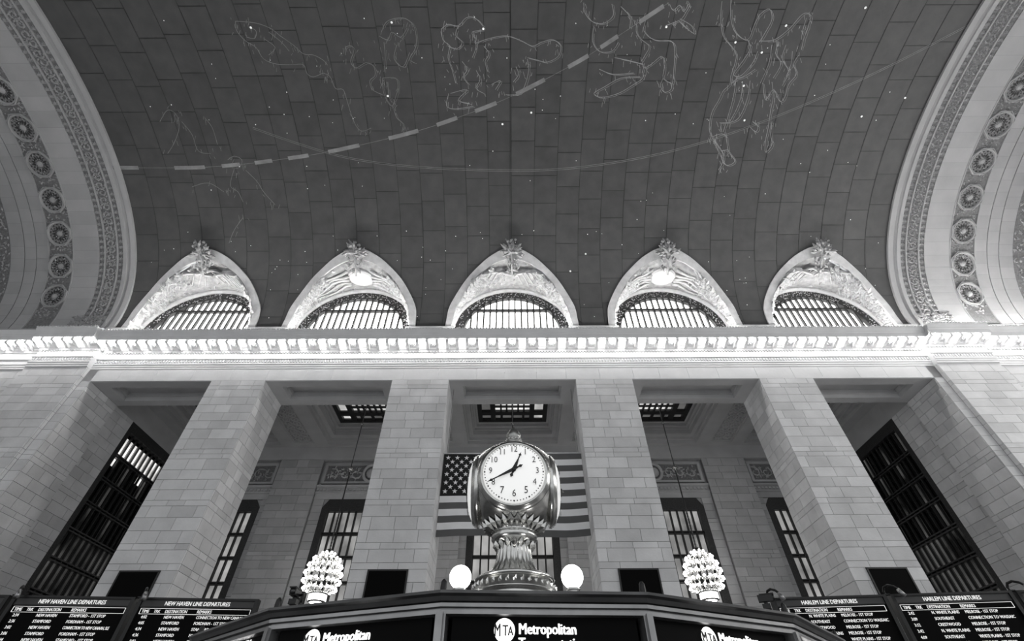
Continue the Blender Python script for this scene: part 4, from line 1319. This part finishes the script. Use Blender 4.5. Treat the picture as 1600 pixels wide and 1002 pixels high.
# small security cameras and spot lamps on the booth rim
def rim_gadget(i, label, kind):
    a = PH0 + 2 * pi * i / 16
    x, y = BCX + (BR - 0.12) * cos(a), BCY + (BR - 0.12) * sin(a)
    o = empty('security_camera' if kind == 'cam' else 'spot_lamp', (x, y, H), label, 'camera' if kind == 'cam' else 'lamp')
    M = Matrix.Translation((x, y, H + 0.03)) @ Matrix.Rotation(a + pi / 2 + 0.5, 4, 'Z') @ Matrix.Scale(0.75, 4)
    MB().box(-0.025, 0.025, -0.02, 0.03, -0.01, 0.02, M).build('mount_foot', 'board_frame', o)
    mb = MB(); mb.tube([M @ Vector(p) for p in ((0, 0.0, 0.015), (0.0, 0.005, 0.045))], 0.009, 6)
    mb.build('mount_arm', 'board_frame', o)
    if kind == 'cam':
        mb = MB(); mb.box(-0.02, 0.02, -0.05, 0.045, 0.035, 0.075, M); mb.box(-0.024, 0.024, -0.062, 0.03, 0.075, 0.081, M)
        mb.build('camera_body', 'board_frame', o)
        mb = MB(); mb.tube([M @ Vector(p) for p in ((0, -0.05, 0.055), (0.0, -0.06, 0.055))], 0.014, 10)
        mb.build('lens', 'dark_glass', o)
        mb = MB(); mb.tube([M @ Vector(p) for p in ((0.02, 0.03, 0.05), (0.05, 0.02, 0.055), (0.055, 0.0, 0.03), (0.05, 0.0, 0.0))], 0.006, 6)
        mb.build('cable_loop', 'board_frame', o)
    else:
        mb = MB(); mb.lathe([(0.012, 0.04), (0.02, 0.05), (0.024, 0.085), (0.02, 0.09)], 10, M=M.to_3x3(), c=tuple(M.translation))
        mb.build('lamp_head', 'board_frame', o)
rim_gadget(15, 'small dark security camera on the booth rim left of the left chandelier', 'cam')
rim_gadget(2, 'small dark security camera on the booth rim below the right chandelier', 'cam')

# ------------------------------------------------------------------ the four-faced clock
KX, KY, KZ = 0.012, 4.43, 2.0
ck = empty('clock', (KX, KY, 0.95), 'round four-faced brass clock with glowing dials on top of the booth', 'clock')
kc = (KX, KY, 0)
MB().lathe([(0.40, 0.967), (0.405, 0.988), (0.395, 1.03), (0.375, 1.045), (0.372, 1.06)], 48, kc).build('base_drum', 'brass', ck)
MB().lathe([(0.372, 1.058), (0.362, 1.075), (0.345, 1.125), (0.325, 1.145)], 48, kc).build('base_frieze', 'brass_dark', ck)
MB().lathe([(0.325, 1.143), (0.345, 1.15), (0.35, 1.165), (0.335, 1.18), (0.29, 1.195), (0.25, 1.205)], 48, kc).build('base_ring', 'brass', ck)
mb = MB()
for i in range(36):
    a = 2 * pi * i / 36
    n = Vector((cos(a), sin(a), 0.3)).normalized(); c = Vector((KX + 0.352 * cos(a), KY + 0.352 * sin(a), 1.1))
    mb.leaf(c, Vector((-sin(a) * 0.012, cos(a) * 0.012, 0.034)), 0.018, n, 0.016)
mb.build('base_leaves', 'brass', ck, 'stuff')
MB().lathe([(0.25, 1.2), (0.225, 1.225), (0.195, 1.265), (0.172, 1.315), (0.16, 1.37), (0.155, 1.42), (0.158, 1.45)], 96, kc, flute=(0, 6, 0.10, 24)).build('fluted_stem', 'brass', ck)
mb = MB()
for i in range(16):
    a = 2 * pi * i / 16
    n = Vector((cos(a), sin(a), -0.2)).normalized()
    c = Vector((KX + 0.165 * cos(a), KY + 0.165 * sin(a), 1.445))
    mb.leaf(c, Vector((0.02 * cos(a), 0.02 * sin(a), 0.045)), 0.028, n, 0.03)
mb.build('capital_leaves', 'brass', ck)
MB().lathe([(0.15, 1.45), (0.175, 1.475), (0.2, 1.49), (0.215, 1.515), (0.21, 1.545), (0.195, 1.56), (0.21, 1.575), (0.235, 1.585)], 48, kc).build('collar', 'brass', ck)
mb = MB()
for i in range(26):
    a = 2 * pi * i / 26
    n = Vector((cos(a), sin(a), -0.5)).normalized()
    c = Vector((KX + 0.255 * cos(a), KY + 0.255 * sin(a), 1.605))
    mb.leaf(c, Vector((0.055 * cos(a), 0.055 * sin(a), 0.045)), 0.032, n, 0.03)
mb.build('leaf_collar', 'brass', ck)
rows = []                    # a ball with four flats for the dials
for j in range(29):
    t = -pi / 2 * 0.86 + (pi / 2 * 0.86 + pi / 2 * 0.95) * j / 28
    row = []
    for i in range(97):
        a = 2 * pi * i / 96
        r = 0.485 * cos(t)
        row.append(Vector((KX + max(-0.372, min(0.372, r * cos(a))), KY + max(-0.372, min(0.372, r * sin(a))), KZ + 0.445 * sin(t))))
    rows.append(row)
MB().grid(rows).build('clock_body', 'brass', ck)
MB().lathe([(0.13, 2.44), (0.12, 2.455), (0.075, 2.47), (0.065, 2.49), (0.075, 2.5), (0.08, 2.515), (0.065, 2.525), (0.078, 2.54), (0.082, 2.57), (0.07, 2.61), (0.045, 2.65), (0.018, 2.672), (0.012, 2.69), (0.003, 2.695)], 32, kc).build('finial', 'brass_dark', ck)
mb = MB()
for i in range(14):
    a = 2 * pi * i / 14
    mb.ball((KX + 0.077 * cos(a), KY + 0.077 * sin(a), 2.525), 0.014, 6, 4)
mb.build('finial_beads', 'brass', ck, 'stuff')
FZ = 1.975
dirs = {'front': -pi / 2, 'right': 0.0, 'left': pi, 'back': pi / 2}
for dn, a in dirs.items():
    M = Matrix.Translation((KX, KY, FZ)) @ Matrix.Rotation(a + pi / 2, 4, 'Z') @ Matrix.Rotation(pi / 2, 4, 'X')
    # local: x right, y up, z out of the dial
    def L(pr, seg=64):
        return MB().lathe(pr, seg, M=M.to_3x3(), c=tuple(M.translation))
    L([(0.34, 0.335), (0.344, 0.36), (0.335, 0.367), (0.332, 0.378), (0.32, 0.383), (0.316, 0.394), (0.304, 0.401), (0.293, 0.399), (0.286, 0.385)]).build('dial_bezel', 'brass', ck)
    d = L([(0.288, 0.378)] + [(0.288 * sin(q), 0.385 + 0.07 * cos(q)) for q in [pi / 2 * (1 - j / 14) for j in range(14)]] + [(0.01, 0.455)]).build('dial', 'dial_glow', ck)
    def dz(r): return 0.387 + 0.07 * sqrt(max(0, 1 - (r / 0.288) ** 2))
    mb = MB()
    for i in range(60):
        t = 2 * pi * i / 60
        r = 0.27
        s = 0.0068 if i % 5 else 0.0095
        q = [Vector((r * sin(t) + s * cos(b), r * cos(t) + s * sin(b) * (1.0 if i % 5 else 1.3), dz(r) + 0.001)) for b in (0, pi / 2, pi, 3 * pi / 2)]
        mb.add([M @ p for p in q], [(0, 1, 2, 3)])
    mb.build('minute_marks', 'ink', d, 'stuff')
    for hnum in range(1, 13):
        t = 2 * pi * hnum / 12
        r = 0.216
        mb = MB()
        text_geo(mb, str(hnum), 0.094 if hnum in (6, 7, 5) else 0.084, M @ Matrix.Translation((r * sin(t), r * cos(t) - 0.03, dz(0.185) + 0.004)), 'CENTER', bold=0.0, ext=0.0008, sx=0.85)
        mb.build('numeral', 'ink', d)
        if dn != 'front' and hnum == 12: break
    def hand(ang, ln, tail, w, z, nm):
        mb = MB()
        out = [(-0.35 * w, -tail * 0.55), (-0.8 * w, -tail * 0.8), (-0.2 * w, -tail), (0, -tail * 1.12), (0.2 * w, -tail), (0.8 * w, -tail * 0.8), (0.35 * w, -tail * 0.55), (0.9 * w, 0), (0.75 * w, ln * 0.2), (0.28 * w, ln * 0.62), (0.3 * w, ln * 0.8), (0.7 * w, ln * 0.84), (0.25 * w, ln * 0.9), (0, ln), (-0.25 * w, ln * 0.9), (-0.7 * w, ln * 0.84), (-0.3 * w, ln * 0.8), (-0.28 * w, ln * 0.62), (-0.75 * w, ln * 0.2), (-0.9 * w, 0)]
        vs = []
        for zz in (z, z + 0.004):
            for x, y in out:
                vs.append(M @ Vector((x * cos(ang) + y * sin(ang), -x * sin(ang) + y * cos(ang), zz)))
        m = len(out)
        mb.add(vs, [tuple(range(m - 1, -1, -1)), tuple(range(m, 2 * m))] + [(q, (q + 1) % m, m + (q + 1) % m, m + q) for q in range(m)])
        mb.build(nm, 'ink', d)
    hand(radians(22), 0.185, 0.075, 0.021, 0.462, 'hour_hand')
    hand(radians(243), 0.275, 0.085, 0.018, 0.468, 'minute_hand')
    L([(0.02, 0.45), (0.02, 0.474), (0.01, 0.478)], 16).build('hand_hub', 'ink', d)

# ------------------------------------------------------------------ departure boards
def board(pa, pb, ztop, title, rows, label, short, gooseneck=True):
    """pa, pb: left and right ends (x, y) of the board as seen"""
    a = Vector((pa[0], pa[1], 0)); b = Vector((pb[0], pb[1], 0))
    d = (b - a); W = d.length; d.normalize()
    M = Matrix(((d.x, -d.y, 0, a.x), (d.y, d.x, 0, a.y), (0, 0, 1, 0), (0, 0, 0, 1)))
    o = empty('departure_board', tuple((a + b) / 2 + Vector((0, 0, FLOOR))), label, 'board', 'departure boards above the ticket windows')
    zb = ztop - 3.0
    mb = MB()
    mb.box(0, W, -0.06, 0.2, ztop - 0.07, ztop, M); mb.box(0, 0.13, -0.06, 0.2, zb, ztop - 0.07, M); mb.box(W - 0.13, W, -0.06, 0.2, zb, ztop - 0.07, M); mb.box(0.13, W - 0.13, -0.06, 0.2, zb, zb + 0.12, M)
    mb.box(0.13, W - 0.13, -0.03, 0.1, ztop - 0.31, ztop - 0.28, M)
    mb.build('board_frame', 'board_frame', o)
    for q in (0.05, W - 0.25): MB().box(q, q + 0.2, 0.0, 0.16, FLOOR, zb, M).build('board_post', 'board_frame', o)
    MB().box(0.13, W - 0.13, 0.0, 0.05, ztop - 0.28, ztop - 0.07, M).build('header_panel', 'board_header', o)
    face = MB().box(0.13, W - 0.13, 0.02, 0.07, zb + 0.12, ztop - 0.31, M).build('board_face', 'board_black', o)
    mb = MB()
    z1, z0 = ztop - 0.345, ztop - 0.525
    t = 0.006
    for r in ((0.2, W - 0.2, z1 - t, z1 + t), (0.2, W - 0.2, z0 - t, z0 + t), (0.2 - t, 0.2 + t, z0, z1), (W - 0.2 - t, W - 0.2 + t, z0, z1)):
        mb.box(r[0], r[1], 0.0, 0.02, r[2], r[3], M)
    mb.build('column_heading_box', 'board_letter_glow', face)
    T = M @ FRONT
    mb = MB()
    text_geo(mb, title, 0.19, T @ Matrix.Translation((W / 2 - 0.02, ztop - 0.245, 0.012)), 'CENTER', bold=0.0035, ext=0.004, sx=0.87)
    mb.build('title_lettering', 'board_letter_glow', o, 'stuff')
    mb = MB()
    cols = (0.27, 0.70, 1.1, 2.25)
    for x, w in zip(cols, ('TIME', 'TRK', 'DESTINATION', 'REMARKS')):
        text_geo(mb, w, 0.145, T @ Matrix.Translation((x, ztop - 0.487, 0.0)), bold=0.0022, ext=0.003, sx=0.85)
    for i, (tm, ds, rm) in enumerate(rows):
        z = ztop - 0.665 - i * 0.187
        for x, w in ((0.34, tm), (1.15, ds), (2.3, rm)):
            text_geo(mb, w, 0.135, T @ Matrix.Translation((x, z, 0.0)), bold=0.0022, ext=0.003, sx=min(0.9, 19.5 / max(len(w), 1)))
    mb.build('train_lettering', 'board_letter_glow', face, 'stuff')
    if gooseneck:
        g = a + Vector((0, 0, ztop))
        q = empty('gooseneck_lamp', tuple(g), 'curved-arm lamp over the top left corner of ' + short, 'lamp', 'curved lamps over the boards')
        pts = [Vector((-0.05, 0.05, ztop)) + Vector(p) for p in ((0, 0.05, 0.01), (0.0, 0.1, 0.14), (0.05, 0.05, 0.27), (0.14, -0.1, 0.3), (0.24, -0.25, 0.22), (0.3, -0.32, 0.12))]
        mb = MB().tube([M @ p for p in pts], 0.045, 8)
        mb.build('lamp_arm', 'board_frame', q)
        mb = MB().tube([M @ pts[-1], M @ (pts[-1] + Vector((0.08, -0.06, -0.26)))], [0.06, 0.1], 10)
        mb.build('lamp_head', 'bronze_trim', q)
        MB().box(-0.14, 0.06, 0.02, 0.16, ztop + 0.001, ztop + 0.04, M).build('lamp_foot', 'board_frame', q)
NH1 = [('2:34', 'NEW HAVEN', 'STAMFORD - 1ST STOP'), ('2:36', 'STAMFORD', 'FORDHAM - 1ST STOP'), ('3:02', 'NEW HAVEN', 'CONNECTION TO NEW CANAAN, SLE'), ('3:06', 'STAMFORD', 'FORDHAM - 1ST STOP'), ('3:34', 'NEW HAVEN', 'STAMFORD - 1ST STOP'), ('3:36', 'STAMFORD', 'FORDHAM - 1ST STOP')]
NH2 = [('4:02', 'NEW HAVEN', 'CONNECTION TO NEW CANAAN'), ('4:05', 'STAMFORD', 'FORDHAM - 1ST STOP'), ('4:34', 'NEW HAVEN', 'STAMFORD - 1ST STOP'), ('4:36', 'STAMFORD', 'FORDHAM - 1ST STOP'), ('5:02', 'NEW HAVEN', 'CONNECTION TO NEW CANAAN'), ('5:05', 'STAMFORD', 'FORDHAM - 1ST STOP')]
HL1 = [('12:42', 'N. WHITE PLAINS', 'MELROSE - 1ST STOP'), ('1:09', 'SOUTHEAST', 'CONNECTION TO WASSAIC'), ('1:12', 'CRESTWOOD', 'MELROSE - 1ST STOP'), ('1:42', 'N. WHITE PLAINS', 'MELROSE - 1ST STOP'), ('2:09', 'SOUTHEAST', 'WHITE PLAINS - 1ST STOP'), ('2:12', 'CRESTWOOD', 'MELROSE - 1ST STOP')]
HL2 = [('2:42', 'N. WHITE PLAINS', 'MELROSE - 1ST STOP'), ('3:09', 'SOUTHEAST', 'CONNECTION TO WASSAIC'), ('3:12', 'CRESTWOOD', 'MELROSE - 1ST STOP'), ('3:42', 'N. WHITE PLAINS', 'MELROSE - 1ST STOP'), ('4:09', 'SOUTHEAST', 'WHITE PLAINS - 1ST STOP'), ('4:12', 'CRESTWOOD', 'MELROSE - 1ST STOP')]
def bl(x): return (x, 19.35 + (x + 18.6) * 0.085)
def br(x): return (x, 20.2 - (x - 10.2) * 0.105)
board(bl(-22.95), bl(-18.7), 4.72, 'NEW HAVEN LINE DEPARTURES', NH1, 'black departure board cut by the left picture edge', 'the board at the left picture edge')
board(bl(-18.55), bl(-14.25), 4.72, 'NEW HAVEN LINE DEPARTURES', NH1, 'black departure board at lower left listing trains from 2:34', 'the board listing trains from 2:34')
board(bl(-14.1), bl(-9.75), 4.72, 'NEW HAVEN LINE DEPARTURES', NH2, 'black departure board partly behind the left end of the booth', 'the board left of the booth')
board(br(9.95), br(14.1), 4.72, 'HARLEM LINE DEPARTURES', HL1, 'black departure board partly behind the right end of the booth', 'the board right of the booth')
board(br(14.25), br(18.5), 4.72, 'HARLEM LINE DEPARTURES', HL2, 'black departure board listing trains from 2:42 at far right', 'the board of 2:42 trains')
board(br(18.65), br(22.9), 4.72, 'HARLEM LINE DEPARTURES', HL1, 'black departure board cut by the right picture edge', 'the board at the right picture edge')
